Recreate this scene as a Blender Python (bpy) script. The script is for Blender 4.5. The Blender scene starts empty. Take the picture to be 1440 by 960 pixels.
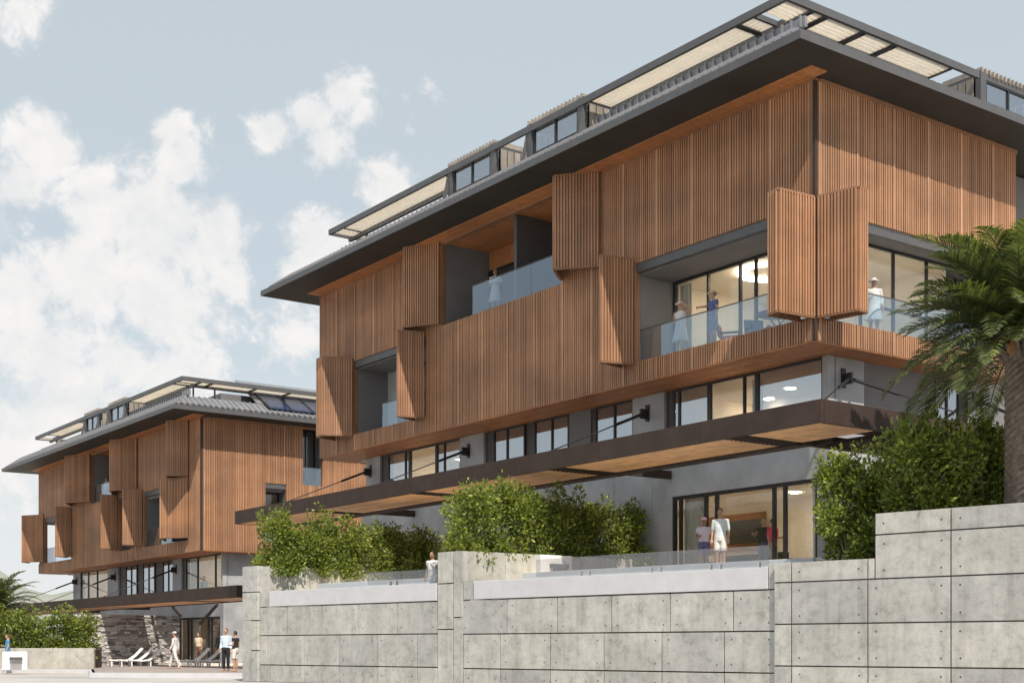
import bpy, bmesh, math, random
from mathutils import Vector, Matrix
random.seed(7)
SC = bpy.context.scene
COL = SC.collection
PI = math.pi
# ------------------------------------------------------------------ survey frame
FPX, HX, HY = 1901.0, 720.0, 910.0      # focal length, centre and eye level of the 1440 px wide view
def unit(x, y):
    n = math.hypot(x, y); return (x / n, y / n)
dL = unit((-665 - 720) / FPX, 1.0)      # long facades run this way
dR = (dL[1], -dL[0])                    # short facades run this way
dW = unit((-1250 - 720) / FPX, 1.0)     # retaining wall runs this way
WO = ((1337 - 720) / FPX * 29.5, 29.5)
THETA = math.atan2(dR[1], dR[0])
WTHETA = math.atan2(dW[1], dW[0])
def at(px, Y, z=0.0): return Vector(((px - HX) / FPX * Y, Y, z))
def wall_pt(w, inward=0.0, z=0.0): return Vector((WO[0] + w * dW[0] + inward * dW[1], WO[1] + w * dW[1] - inward * dW[0], z))

# ------------------------------------------------------------------ object helpers
def tag(o, label=None, cat=None, group=None, kind=None):
    if label: o['label'] = label
    if cat: o['category'] = cat
    if group: o['group'] = group
    if kind: o['kind'] = kind
    return o
def empty(name, loc=(0, 0, 0), rz=0.0, parent=None):
    o = bpy.data.objects.new(name, None); COL.objects.link(o)
    o.location = loc; o.rotation_euler = (0, 0, rz); o.empty_display_size = 0.3
    if parent: o.parent = parent
    return o
def copy_tree(o, parent=None):
    c = o.copy(); COL.objects.link(c)
    if parent: c.parent = parent
    for ch in list(o.children): copy_tree(ch, c)
    return c

class MB:
    def __init__(s): s.v = []; s.f = []; s.m = []
    def add(s, vs, fs, mi=0):
        b = len(s.v); s.v += [tuple(p) for p in vs]
        for f in fs: s.f.append(tuple(i + b for i in f)); s.m.append(mi)
    BF = [(0, 3, 2, 1), (4, 5, 6, 7), (0, 1, 5, 4), (1, 2, 6, 5), (2, 3, 7, 6), (3, 0, 4, 7)]
    def box(s, x0, x1, y0, y1, z0, z1, mi=0):
        x0, x1 = min(x0, x1), max(x0, x1); y0, y1 = min(y0, y1), max(y0, y1)
        s.add([(x0, y0, z0), (x1, y0, z0), (x1, y1, z0), (x0, y1, z0), (x0, y0, z1), (x1, y0, z1), (x1, y1, z1), (x0, y1, z1)], s.BF, mi)
    def obox(s, o, ex, ey, ez, mi=0):       # parallelepiped from a corner and three edges
        o, ex, ey, ez = Vector(o), Vector(ex), Vector(ey), Vector(ez)
        if ex.cross(ey).dot(ez) < 0: ex, ey = ey, ex
        s.add([o, o + ex, o + ex + ey, o + ey, o + ez, o + ex + ez, o + ex + ey + ez, o + ey + ez], s.BF, mi)
    def beam(s, a, b, w, h, mi=0):          # square bar between two points, centred
        a, b = Vector(a), Vector(b); d = (b - a)
        up = Vector((0, 0, 1)) if abs(d.normalized().z) < .95 else Vector((1, 0, 0))
        sx = d.cross(up).normalized(); sz = sx.cross(d).normalized()
        s.obox(a - sx * w / 2 - sz * h / 2, d, sx * w, sz * h, mi)
    def tube(s, pts, rad, n=10, mi=0, cap=True, sq=(1, 1)):
        pts = [Vector(p) for p in pts]; rings = []
        if not hasattr(rad, '__len__'): rad = [rad] * len(pts)
        P = []; R = []
        if cap:                             # rounded ends
            d = (pts[0] - pts[1]).normalized(); P.append(pts[0] + d * rad[0] * .7); R.append(rad[0] * .6)
            P += pts; R += list(rad)
            d = (pts[-1] - pts[-2]).normalized(); P.append(pts[-1] + d * rad[-1] * .7); R.append(rad[-1] * .6)
        else: P = pts; R = list(rad)
        ref = None; vs = []
        for i, p in enumerate(P):
            d = (P[min(i + 1, len(P) - 1)] - P[max(i - 1, 0)]).normalized()
            if ref is None: ref = Vector((1, 0, 0)) if abs(d.x) < .8 else Vector((0, 1, 0))
            x = (ref - d * ref.dot(d)).normalized(); y = d.cross(x); ref = x
            for k in range(n):
                a = 2 * PI * k / n; vs.append(p + x * math.cos(a) * R[i] * sq[0] + y * math.sin(a) * R[i] * sq[1])
        fs = []
        for i in range(len(P) - 1):
            for k in range(n): fs.append((i * n + k, i * n + (k + 1) % n, (i + 1) * n + (k + 1) % n, (i + 1) * n + k))
        fs.append(tuple(range(n - 1, -1, -1))); fs.append(tuple((len(P) - 1) * n + k for k in range(n)))
        s.add(vs, fs, mi)
    def loft(s, secs, n=16, mi=0, close=True):   # secs: (cx, cy, z, rx, ry)
        vs = []
        for cx, cy, z, rx, ry in secs:
            for k in range(n):
                a = 2 * PI * k / n; vs.append((cx + rx * math.cos(a), cy + ry * math.sin(a), z))
        fs = []
        for i in range(len(secs) - 1):
            for k in range(n): fs.append((i * n + k, i * n + (k + 1) % n, (i + 1) * n + (k + 1) % n, (i + 1) * n + k))
        if close:
            fs.append(tuple(range(n - 1, -1, -1))); fs.append(tuple((len(secs) - 1) * n + k for k in range(n)))
        s.add(vs, fs, mi)
    def ball(s, c, r, n=12, mi=0):
        c = Vector(c); r = r if hasattr(r, '__len__') else (r, r, r); secs = []
        for i in range(n // 2 + 1):
            a = -PI / 2 + PI * i / (n // 2); q = max(math.cos(a), .02)
            secs.append((c.x, c.y, c.z + math.sin(a) * r[2], r[0] * q, r[1] * q))
        s.loft(secs, n, mi)
    def shift(s, dx, dy, dz): s.v = [(x + dx, y + dy, z + dz) for x, y, z in s.v]; return s
    def build(s, name, mats, parent=None, smooth=False, bevel=0):
        me = bpy.data.meshes.new(name); me.from_pydata(s.v, [], s.f)
        mats = mats if isinstance(mats, (list, tuple)) else [mats]
        for m in mats: me.materials.append(m)
        if len(mats) > 1: me.polygons.foreach_set('material_index', s.m)
        if smooth: me.polygons.foreach_set('use_smooth', [True] * len(me.polygons))
        me.update()
        o = bpy.data.objects.new(name, me); COL.objects.link(o)
        if parent: o.parent = parent
        if bevel:
            b = o.modifiers.new('bevel', 'BEVEL'); b.width = bevel; b.segments = 2; b.limit_method = 'ANGLE'
        return o

# ------------------------------------------------------------------ materials
class NT:
    def __init__(s, name):
        s.mat = bpy.data.materials.new(name); s.mat.use_nodes = True
        s.t = s.mat.node_tree; s.b = s.t.nodes['Principled BSDF']; s.out = s.t.nodes['Material Output']
    def n(s, typ, **kw):
        nd = s.t.nodes.new(typ)
        for k, v in kw.items(): setattr(nd, k, v)
        return nd
    def l(s, a, b): s.t.links.new(a, b)
    def coord(s, scale=(1, 1, 1), kind='Object'):
        tc = s.n('ShaderNodeTexCoord'); mp = s.n('ShaderNodeMapping'); mp.inputs['Scale'].default_value = scale
        s.l(tc.outputs[kind], mp.inputs['Vector']); return mp.outputs['Vector']
    def noise(s, vec, scale, detail=4, rough=.55):
        nd = s.n('ShaderNodeTexNoise'); nd.inputs['Scale'].default_value = scale
        nd.inputs['Detail'].default_value = detail; nd.inputs['Roughness'].default_value = rough
        if vec is not None: s.l(vec, nd.inputs['Vector'])
        return nd.outputs['Fac']
    def ramp(s, fac, stops):
        r = s.n('ShaderNodeValToRGB'); cr = r.color_ramp
        while len(cr.elements) < len(stops): cr.elements.new(.5)
        for e, (p, c) in zip(cr.elements, stops):
            e.position = p; e.color = (*c, 1) if hasattr(c, '__len__') else (c, c, c, 1)
        s.l(fac, r.inputs['Fac']); return r.outputs['Color']
    def mix(s, fac, a, b, mode='MIX'):
        m = s.n('ShaderNodeMix', data_type='RGBA', blend_type=mode)
        for sock, v in ((m.inputs[0], fac), (m.inputs[6], a), (m.inputs[7], b)):
            if hasattr(v, 'is_output'): s.l(v, sock)
            elif hasattr(v, '__len__'): sock.default_value = (*v, 1)
            else: sock.default_value = v
        return m.outputs[2]
    def math(s, op, a, b=0.0, clamp=False):
        m = s.n('ShaderNodeMath', operation=op); m.use_clamp = clamp
        for i, v in enumerate((a, b)):
            if hasattr(v, 'is_output'): s.l(v, m.inputs[i])
            else: m.inputs[i].default_value = v
        return m.outputs[0]
    def rnd(s): return s.n('ShaderNodeNewGeometry').outputs['Random Per Island']
    def bump(s, h, strength=.2, dist=.02):
        b = s.n('ShaderNodeBump'); b.inputs['Strength'].default_value = strength; b.inputs['Distance'].default_value = dist
        s.l(h, b.inputs['Height']); s.l(b.outputs['Normal'], s.b.inputs['Normal'])
    def fin(s, col=None, rough=.6, metal=0.0, spec=None):
        if col is not None:
            if hasattr(col, 'is_output'): s.l(col, s.b.inputs['Base Color'])
            else: s.b.inputs['Base Color'].default_value = (*col, 1)
        s.b.inputs['Roughness'].default_value = rough; s.b.inputs['Metallic'].default_value = metal
        if spec is not None: s.b.inputs['Specular IOR Level'].default_value = spec
        return s.mat

def mat_plain(name, c, rough=.6, metal=0, var=.12, scale=3.0, spec=None):
    t = NT(name); f = t.noise(t.coord(), scale, 5)
    lo = tuple(x * (1 - var) for x in c); hi = tuple(min(1, x * (1 + var)) for x in c)
    return t.fin(t.ramp(f, [(.3, lo), (.7, hi)]), rough, metal, spec)

def mat_wood(name, base, grain=(30, 30, .8), var=.3, rough=.55):
    t = NT(name)
    g = t.noise(t.coord(grain), 1.0, 5, .6)
    c1 = t.ramp(g, [(.25, tuple(x * .74 for x in base)), (.55, base), (.8, tuple(x * 1.22 for x in base))])
    r = t.rnd()
    tint = t.ramp(r, [(0, (1 - var, 1 - var * 1.1, 1 - var * 1.15)), (.5, (1, .98, .95)), (1, (1 + var * .6, 1 + var * .62, 1 + var * .65))])
    w = t.mix(1, t.ramp(t.noise(t.coord((.30, .30, .55)), 1.0, 4), [(.35, (.76, .76, .775)), (.65, (1.10, 1.085, 1.06))]), t.ramp(t.noise(t.coord((2.2, 2.2, .18)), 1.0, 4, .6), [(.36, (.92, .915, .91)), (.52, (1, 1, 1))]), 'MULTIPLY')
    t.bump(g, .15, .004)
    return t.fin(t.mix(1.0, t.mix(1.0, c1, tint, 'MULTIPLY'), w, 'MULTIPLY'), rough)

M = {}
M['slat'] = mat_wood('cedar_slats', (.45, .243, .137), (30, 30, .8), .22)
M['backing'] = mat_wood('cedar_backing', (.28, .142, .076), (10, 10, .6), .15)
M['batten'] = mat_wood('pale_batten', (.52, .30, .18))
M['soffit'] = mat_wood('soffit_boards', (.50, .21, .085), (4, 4, 4), .12)
M['canopy_wood'] = mat_wood('canopy_boards', (.95, .53, .27), (3, 3, 3), .14)
M['pale_wood'] = mat_wood('pale_louvre_wood', (.86, .79, .68), (6, 6, 6), .08)
m_ = M['pale_wood'].node_tree; tr_ = m_.nodes.new('ShaderNodeBsdfTranslucent'); tr_.inputs['Color'].default_value = (.95, .90, .82, 1); mx_ = m_.nodes.new('ShaderNodeMixShader'); mx_.inputs[0].default_value = .62
m_.links.new(m_.nodes['Principled BSDF'].outputs[0], mx_.inputs[1]); m_.links.new(tr_.outputs[0], mx_.inputs[2]); m_.links.new(mx_.outputs[0], m_.nodes['Material Output'].inputs['Surface'])
M['dormer_fin'] = mat_wood('grey_louvre_wood', (.34, .305, .27), (6, 6, 3), .12)
M['dark_metal'] = mat_plain('dark_bronze_metal', (.050, .044, .041), .5, .0, .12, 1.2)
M['rust_metal'] = mat_plain('brown_steel', (.050, .033, .027), .7, 0, .18, 1.5, .25)
M['eave_metal'] = mat_plain('grey_eave_metal', (.040, .037, .034), .6, 0, .14, .8, .3)
M['roof_metal'] = mat_plain('zinc_roof', (.22, .225, .245), .5, .2, .12, 2.0)
M['grey_metal'] = mat_plain('grey_steel', (.098, .098, .104), .5, .1, .1, 2.0)
M['black_metal'] = mat_plain('black_steel', (.018, .018, .02), .45, 0, .1, 3)
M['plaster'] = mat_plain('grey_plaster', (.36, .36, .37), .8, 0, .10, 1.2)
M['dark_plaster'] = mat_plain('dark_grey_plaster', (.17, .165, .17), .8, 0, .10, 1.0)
M['white_plaster'] = mat_plain('white_plaster', (.62, .60, .57), .8, 0, .06, 1.4)
M['room'] = mat_plain('warm_room_paint', (.80, .71, .58), .85, 0, .05, .8)
M['room_wood'] = mat_wood('room_veneer', (.45, .18, .07), (3, 3, 1), .1)
M['floor'] = mat_plain('pale_stone_floor', (.76, .71, .64), .6, 0, .1, 2)
M['white_paint'] = mat_plain('white_paint', (.80, .79, .78), .6, 0, .04, 2)
M['coping'] = mat_plain('white_marble', (.56, .555, .58), .4, 0, .06, 2.2)
M['curtain'] = mat_plain('linen_curtain', (.50, .48, .42), .9, 0, .08, 3)
M['black'] = mat_plain('black_lacquer', (.012, .012, .014), .35, 0, .1, 4)
M['solar'] = mat_plain('solar_cells', (.02, .035, .085), .15, 0, .2, 6)
M['chrome'] = mat_plain('brushed_steel', (.6, .6, .6), .25, .9, .05, 6)

def mat_concrete(name, c, scale=1.0):
    t = NT(name); v = t.coord((scale,) * 3)
    big = t.noise(v, .8, 6, .6); mid = t.noise(v, 3.6, 9, .74); fine = t.noise(v, 34.0, 3, .6)
    c1 = t.ramp(big, [(.32, tuple(x * .80 for x in c)), (.68, tuple(x * 1.10 for x in c))])
    c2 = t.ramp(mid, [(.34, (.69, .69, .685)), (.5, (.97, .97, .96)), (.72, (1.14, 1.13, 1.11))])
    c3 = t.ramp(fine, [(.3, (.84, .84, .84)), (.6, (1.05, 1.05, 1.05))])
    rr = t.ramp(t.rnd(), [(0, (.84, .845, .86)), (.5, (.98, .98, .975)), (1, (1.08, 1.07, 1.04))])
    vo = t.n('ShaderNodeTexVoronoi'); vo.inputs['Scale'].default_value = 9; t.l(v, vo.inputs['Vector'])
    pits = t.ramp(vo.outputs['Distance'], [(.05, (.62, .61, .6)), (.10, (1, 1, 1))])
    st = t.noise(t.coord((3.5 * scale, 3.5 * scale, .35 * scale)), 1.0, 4, .6)
    streak = t.ramp(st, [(.32, (.84, .83, .81)), (.50, (1, 1, 1))])
    col = t.mix(1, t.mix(1, t.mix(1, t.mix(.8, t.mix(1, c1, c2, 'MULTIPLY'), c3, 'MULTIPLY'), rr, 'MULTIPLY'), pits, 'MULTIPLY'), streak, 'MULTIPLY')
    t.bump(t.math('ADD', mid, t.math('MULTIPLY', fine, .5)), .25, .012)
    return t.fin(col, .82)
M['concrete'] = mat_concrete('board_concrete', (.505, .495, .475))
M['cream_concrete'] = mat_concrete('cream_concrete', (.52, .50, .45))
M['fair_concrete'] = mat_plain('fair_faced_concrete', (.36, .365, .385), .75, 0, .24, .7)
def mat_stone():
    t = NT('dry_stone')
    c = t.ramp(t.rnd(), [(0, (.17, .162, .165)), (.35, (.38, .36, .355)), (.7, (.50, .475, .465)), (1, (.66, .635, .62))])
    f = t.noise(t.coord(), 9, 5, .65); t.bump(f, .5, .03)
    return t.fin(t.mix(1, c, t.ramp(f, [(.3, (.7, .7, .7)), (.7, (1.15, 1.15, 1.15))]), 'MULTIPLY'), .9)
M['stone'] = mat_stone()
def mat_ground(name, c, s=.6, var=.25):
    t = NT(name); v = t.coord()
    a = t.noise(v, s * .25, 6, .6); b = t.noise(v, s * 14, 4, .6)
    col = t.mix(1, t.ramp(a, [(.3, tuple(x * (1 - var) for x in c)), (.7, tuple(x * (1 + var * .6) for x in c))]), t.ramp(b, [(.3, (.85,) * 3), (.7, (1.08,) * 3)]), 'MULTIPLY')
    t.bump(b, .2, .01); return t.fin(col, .9)
M['earth'] = mat_ground('dry_earth', (.46, .42, .36))
M['road'] = mat_ground('worn_pale_road', (.47, .46, .445), .6, .32)
def mat_paving():
    t = NT('plaza_paving'); br = t.n('ShaderNodeTexBrick'); t.l(t.coord((1, 1, 1)), br.inputs['Vector'])
    br.inputs['Scale'].default_value = 1.0; br.inputs['Brick Width'].default_value = 1.2; br.inputs['Row Height'].default_value = .6; br.inputs['Mortar Size'].default_value = .015
    br.inputs['Color1'].default_value = (.40, .34, .31, 1); br.inputs['Color2'].default_value = (.31, .265, .245, 1); br.inputs['Mortar'].default_value = (.13, .12, .11, 1)
    return t.fin(t.mix(1, br.outputs['Color'], t.ramp(t.noise(t.coord(), .8, 5, .6), [(.3, (.75,) * 3), (.7, (1.1,) * 3)]), 'MULTIPLY'), .85)
M['paving'] = mat_paving()
M['soil'] = mat_ground('planter_soil', (.07, .055, .04))
M['hill'] = mat_ground('haze_pale_hill', (.30, .31, .27), .02)  # pale grey-green base colour stands in for distance haze
def mat_leaf(name, c, trans=.35, spread=.55):
    t = NT(name); r = t.rnd()
    col = t.ramp(r, [(0, tuple(x * (1 - spread) for x in c)), (.5, c), (.85, (c[0] * 1.55, c[1] * 1.4, c[2] * 1.2)), (1, (c[0] * 2.5, c[1] * 2.0, c[2] * 1.7))])
    t.fin(col, .42)
    tr = t.n('ShaderNodeBsdfTranslucent'); t.l(t.mix(1, col, (1.25, 1.3, .6), 'MULTIPLY'), tr.inputs['Color'])
    mx = t.n('ShaderNodeMixShader'); mx.inputs[0].default_value = trans
    t.l(t.b.outputs[0], mx.inputs[1]); t.l(tr.outputs[0], mx.inputs[2]); t.l(mx.outputs[0], t.out.inputs['Surface'])
    return t.mat
M['leaf'] = mat_leaf('shrub_leaves', (.19, .245, .055), .45, .55)
M['frond'] = mat_leaf('palm_fronds', (.095, .125, .052), .32, .5)
M['stem'] = mat_plain('grey_bark', (.22, .18, .14), .9, 0, .25, 9)
M['palm_bark'] = mat_plain('palm_bark', (.20, .165, .135), .95, 0, .35, 8)
M['fruit'] = mat_plain('palm_fruit_stalk', (.50, .23, .05), .7, 0, .25, 7)
def mat_glass(name, tint, f0, gloss=(1, 1, 1), rough=0.0):
    t = NT(name); t.t.nodes.remove(t.b)               # two-sided Schlick mix, so both faces of a pane behave alike
    tr = t.n('ShaderNodeBsdfTransparent'); tr.inputs['Color'].default_value = (*tint, 1)
    gl = t.n('ShaderNodeBsdfGlossy'); gl.inputs['Roughness'].default_value = rough; gl.inputs['Color'].default_value = (*gloss, 1)
    ge = t.n('ShaderNodeNewGeometry'); vm = t.n('ShaderNodeVectorMath', operation='DOT_PRODUCT')
    t.l(ge.outputs['Normal'], vm.inputs[0]); t.l(ge.outputs['Incoming'], vm.inputs[1])
    c = t.math('SUBTRACT', 1.0, t.math('ABSOLUTE', vm.outputs['Value']), True)
    f = t.math('ADD', t.math('MULTIPLY', t.math('POWER', c, 5.0), 1 - f0), f0, True)
    mx = t.n('ShaderNodeMixShader'); t.l(f, mx.inputs[0]); t.l(tr.outputs[0], mx.inputs[1]); t.l(gl.outputs[0], mx.inputs[2])
    t.l(mx.outputs[0], t.out.inputs['Surface']); return t.mat
M['glass'] = mat_glass('window_glass', (.96, .97, .97), .05)
M['mirror_glass'] = mat_glass('coated_window_glass', (.62, .64, .67), .42, (.93, .96, 1.0))
M['balustrade_glass'] = mat_glass('balustrade_glass', (.85, .91, .95), .16, (.84, .92, 1.0))
M['fence_glass'] = mat_glass('tinted_fence_glass', (.80, .79, .80), .12)
def mat_emit(name, c, s):
    t = NT(name); t.b.inputs['Emission Color'].default_value = (*c, 1); t.b.inputs['Emission Strength'].default_value = s
    return t.fin(c, .5)
M['lamp'] = mat_emit('lamp_glow', (1.0, .86, .66), 105.0)
M['ring'] = mat_emit('ring_lamp_glow', (1.0, .88, .70), 13.0)
M['water'] = mat_plain('pool_water', (.10, .25, .28), .08, 0, .1, 3)
_cl = {}
def cloth(c):
    k = tuple(c)
    if k not in _cl:
        t = NT('fabric'); f = t.noise(t.coord((9, 9, 4)), 1.0, 4, .6); t.bump(f, .9, .03)
        _cl[k] = t.fin(t.ramp(f, [(.3, tuple(x * .82 for x in c)), (.65, tuple(min(1, x * 1.06) for x in c))]), .88)
    return _cl[k]
M['skin'] = mat_plain('skin', (.46, .27, .19), .5, 0, .06, 14)
M['skin_tan'] = mat_plain('tanned_skin', (.34, .18, .12), .5, 0, .06, 14)
HAIR = {'dark': mat_plain('dark_hair', (.025, .017, .013), .5, 0, .3, 30), 'brown': mat_plain('brown_hair', (.10, .05, .028), .5, 0, .3, 30), 'white': mat_plain('grey_hair', (.5, .47, .44), .6, 0, .1, 30)}

# ------------------------------------------------------------------ hotel building
# local axes: x = t (along the short facade / inward from the long one), y = s (along the long facade)
def fb(mb, face, a0, a1, d0, d1, z0, z1, mi=0):
    if face == 'L': mb.box(d0, d1, a0, a1, z0, z1, mi)
    else: mb.box(a0, a1, d0, d1, z0, z1, mi)

ZB, ZT = 8.48, 15.64
TW, SW = 1.7, .97                     # set-back of the walls behind the timber box

def cladding(root, face, length, openings, a_start=0.0):
    """upright cedar slats over the whole facade, cut round the openings"""
    mb = MB(); pitch = .1; k = 0; a = a_start + .045
    rnd = random.Random(len(openings) + int(length))
    while a < length - .03:
        spans = [(ZB, ZT)]
        for o0, o1, z0, z1 in openings:
            if o0 - .02 < a < o1 + .02:
                new = []
                for p, q in spans:
                    if z0 > p: new.append((p, min(q, z0)))
                    if z1 < q: new.append((max(p, z1), q))
                spans = [x for x in new if x[1] - x[0] > .05]
        bat = (k % 16 == 0)
        for p, q in spans:
            if bat: fb(mb, face, a - .032, a + .032, -.022, .05, p, q, 1)
            else:
                dd = rnd.uniform(-.004, .006)
                fb(mb, face, a - .028, a + .028, dd, .055, p + rnd.uniform(0, .006), q - rnd.uniform(0, .006))
        a += pitch; k += 1
    mb.build('wood_cladding', [M['slat'], M['batten']], root)
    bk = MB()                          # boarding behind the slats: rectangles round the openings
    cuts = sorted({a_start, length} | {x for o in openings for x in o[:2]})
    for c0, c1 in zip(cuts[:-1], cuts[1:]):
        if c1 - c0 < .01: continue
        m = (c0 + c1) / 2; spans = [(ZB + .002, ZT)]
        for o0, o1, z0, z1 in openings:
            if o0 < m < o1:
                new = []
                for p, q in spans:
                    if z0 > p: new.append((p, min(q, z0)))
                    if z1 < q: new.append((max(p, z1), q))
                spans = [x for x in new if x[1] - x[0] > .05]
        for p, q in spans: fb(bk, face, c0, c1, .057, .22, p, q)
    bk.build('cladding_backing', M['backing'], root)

def leaf(p0, p1, z0, z1, out=1):
    """one shutter leaf: slats both sides of a thin core, rails at top and bottom"""
    mb = MB(); a = Vector((p0[0], p0[1], 0)); b = Vector((p1[0], p1[1], 0)); d = b - a; L = d.length; d /= L
    nrm = Vector((-d.y, d.x, 0)); n = max(3, int(L / .098)); w = .050
    for i in range(n):
        c = a + d * (L * (i + .5) / n - w / 2); wide = 1.0
        mb.obox(c - nrm * .06 + Vector((0, 0, z0)), d * w * wide, nrm * .12, (0, 0, z1 - z0))
    core = MB()
    core.obox(a - nrm * .014 + Vector((0, 0, z0 + .02)), d * L, nrm * .028, (0, 0, z1 - z0 - .04))
    for zz in (z0 - .05, z1 - .01): core.obox(a - nrm * .045 + Vector((0, 0, zz)), d * L, nrm * .09, (0, 0, .06))
    return mb, core
def shutter(root, pts, z0, z1):
    """folding shutter: leaves between consecutive plan points"""
    sh = empty('folding_shutter', (0, 0, 0), 0, root)
    for p, q in zip(pts[:-1], pts[1:]):
        mb, core = leaf(p, q, z0, z1)
        lf = mb.build('shutter_leaf', M['slat'], sh)
        core.build('shutter_frame', M['backing'], lf)
    return sh

def window(root, face, a0, a1, d, z0, z1, mull=(), glass='glass', rails=(), fw=.06, frame='black_metal'):
    mb = MB()
    fb(mb, face, a0, a0 + fw, d - .04, d + .06, z0, z1); fb(mb, face, a1 - fw, a1, d - .04, d + .06, z0, z1)
    fb(mb, face, a0 + fw, a1 - fw, d - .04, d + .06, z1 - fw, z1); fb(mb, face, a0 + fw, a1 - fw, d - .04, d + .06, z0, z0 + fw)
    for m in mull: fb(mb, face, m - fw / 2, m + fw / 2, d - .038, d + .058, z0 + fw, z1 - fw)
    for r in rails: fb(mb, face, a0 + fw, a1 - fw, d - .03, d + .05, r - .03, r + .03)
    w = mb.build('window', M[frame], root)
    g = MB(); fb(g, face, a0 + fw, a1 - fw, d + .005, d + .017, z0 + fw, z1 - fw)
    g.build('pane', M[glass], w); return w

def balustrade(root, face, a0, a1, d, z0, z1, glass='balustrade_glass'):
    g = MB(); n = max(1, round((a1 - a0) / 1.9)); st = (a1 - a0) / n
    for i in range(n): fb(g, face, a0 + i * st + .008, a0 + (i + 1) * st - .008, d, d + .016, z0, z1)
    b = g.build('glass_balustrade', M[glass], root)
    r = MB(); fb(r, face, a0, a1, d - .012, d + .03, z1, z1 + .025); fb(r, face, a0, a1, d - .02, d + .04, z0 - .08, z0 - .002)
    r.build('rail', M['grey_metal'], b); return b

def tie_rod(root, face, a, d, z, ends):
    """wall bracket with a rod down to the canopy edge"""
    br = MB()
    fb(br, face, a - .09, a + .09, d - .05, d - .003, z - .28, z + .28)
    fb(br, face, a - .05, a + .05, d - .34, d - .05, z - .20, z + .12)
    o = br.build('tie_bracket', M['black_metal'], root, bevel=.01)
    for e in ends:
        st = (d - .25, a, z - .05) if face == 'L' else (a, d - .25, z - .05)
        r = MB(); S, E = Vector(st), Vector(e)
        r.tube([S, S + (E - S) * .28], .05, 8); r.tube([S + (E - S) * .27, E], .022, 8)
        r.build('tie_rod', M['black_metal'], o)

def louvres(mb, face, a0, a1, d0, d1, z, pitch=.148):
    """slats running along the facade between two cross beams"""
    n = int((d1 - d0) / pitch)
    for i in range(n):
        d = d0 + (d1 - d0) * (i + .5) / n
        fb(mb, face, a0, a1, d - .058, d + .058, z, z + .024)

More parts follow.
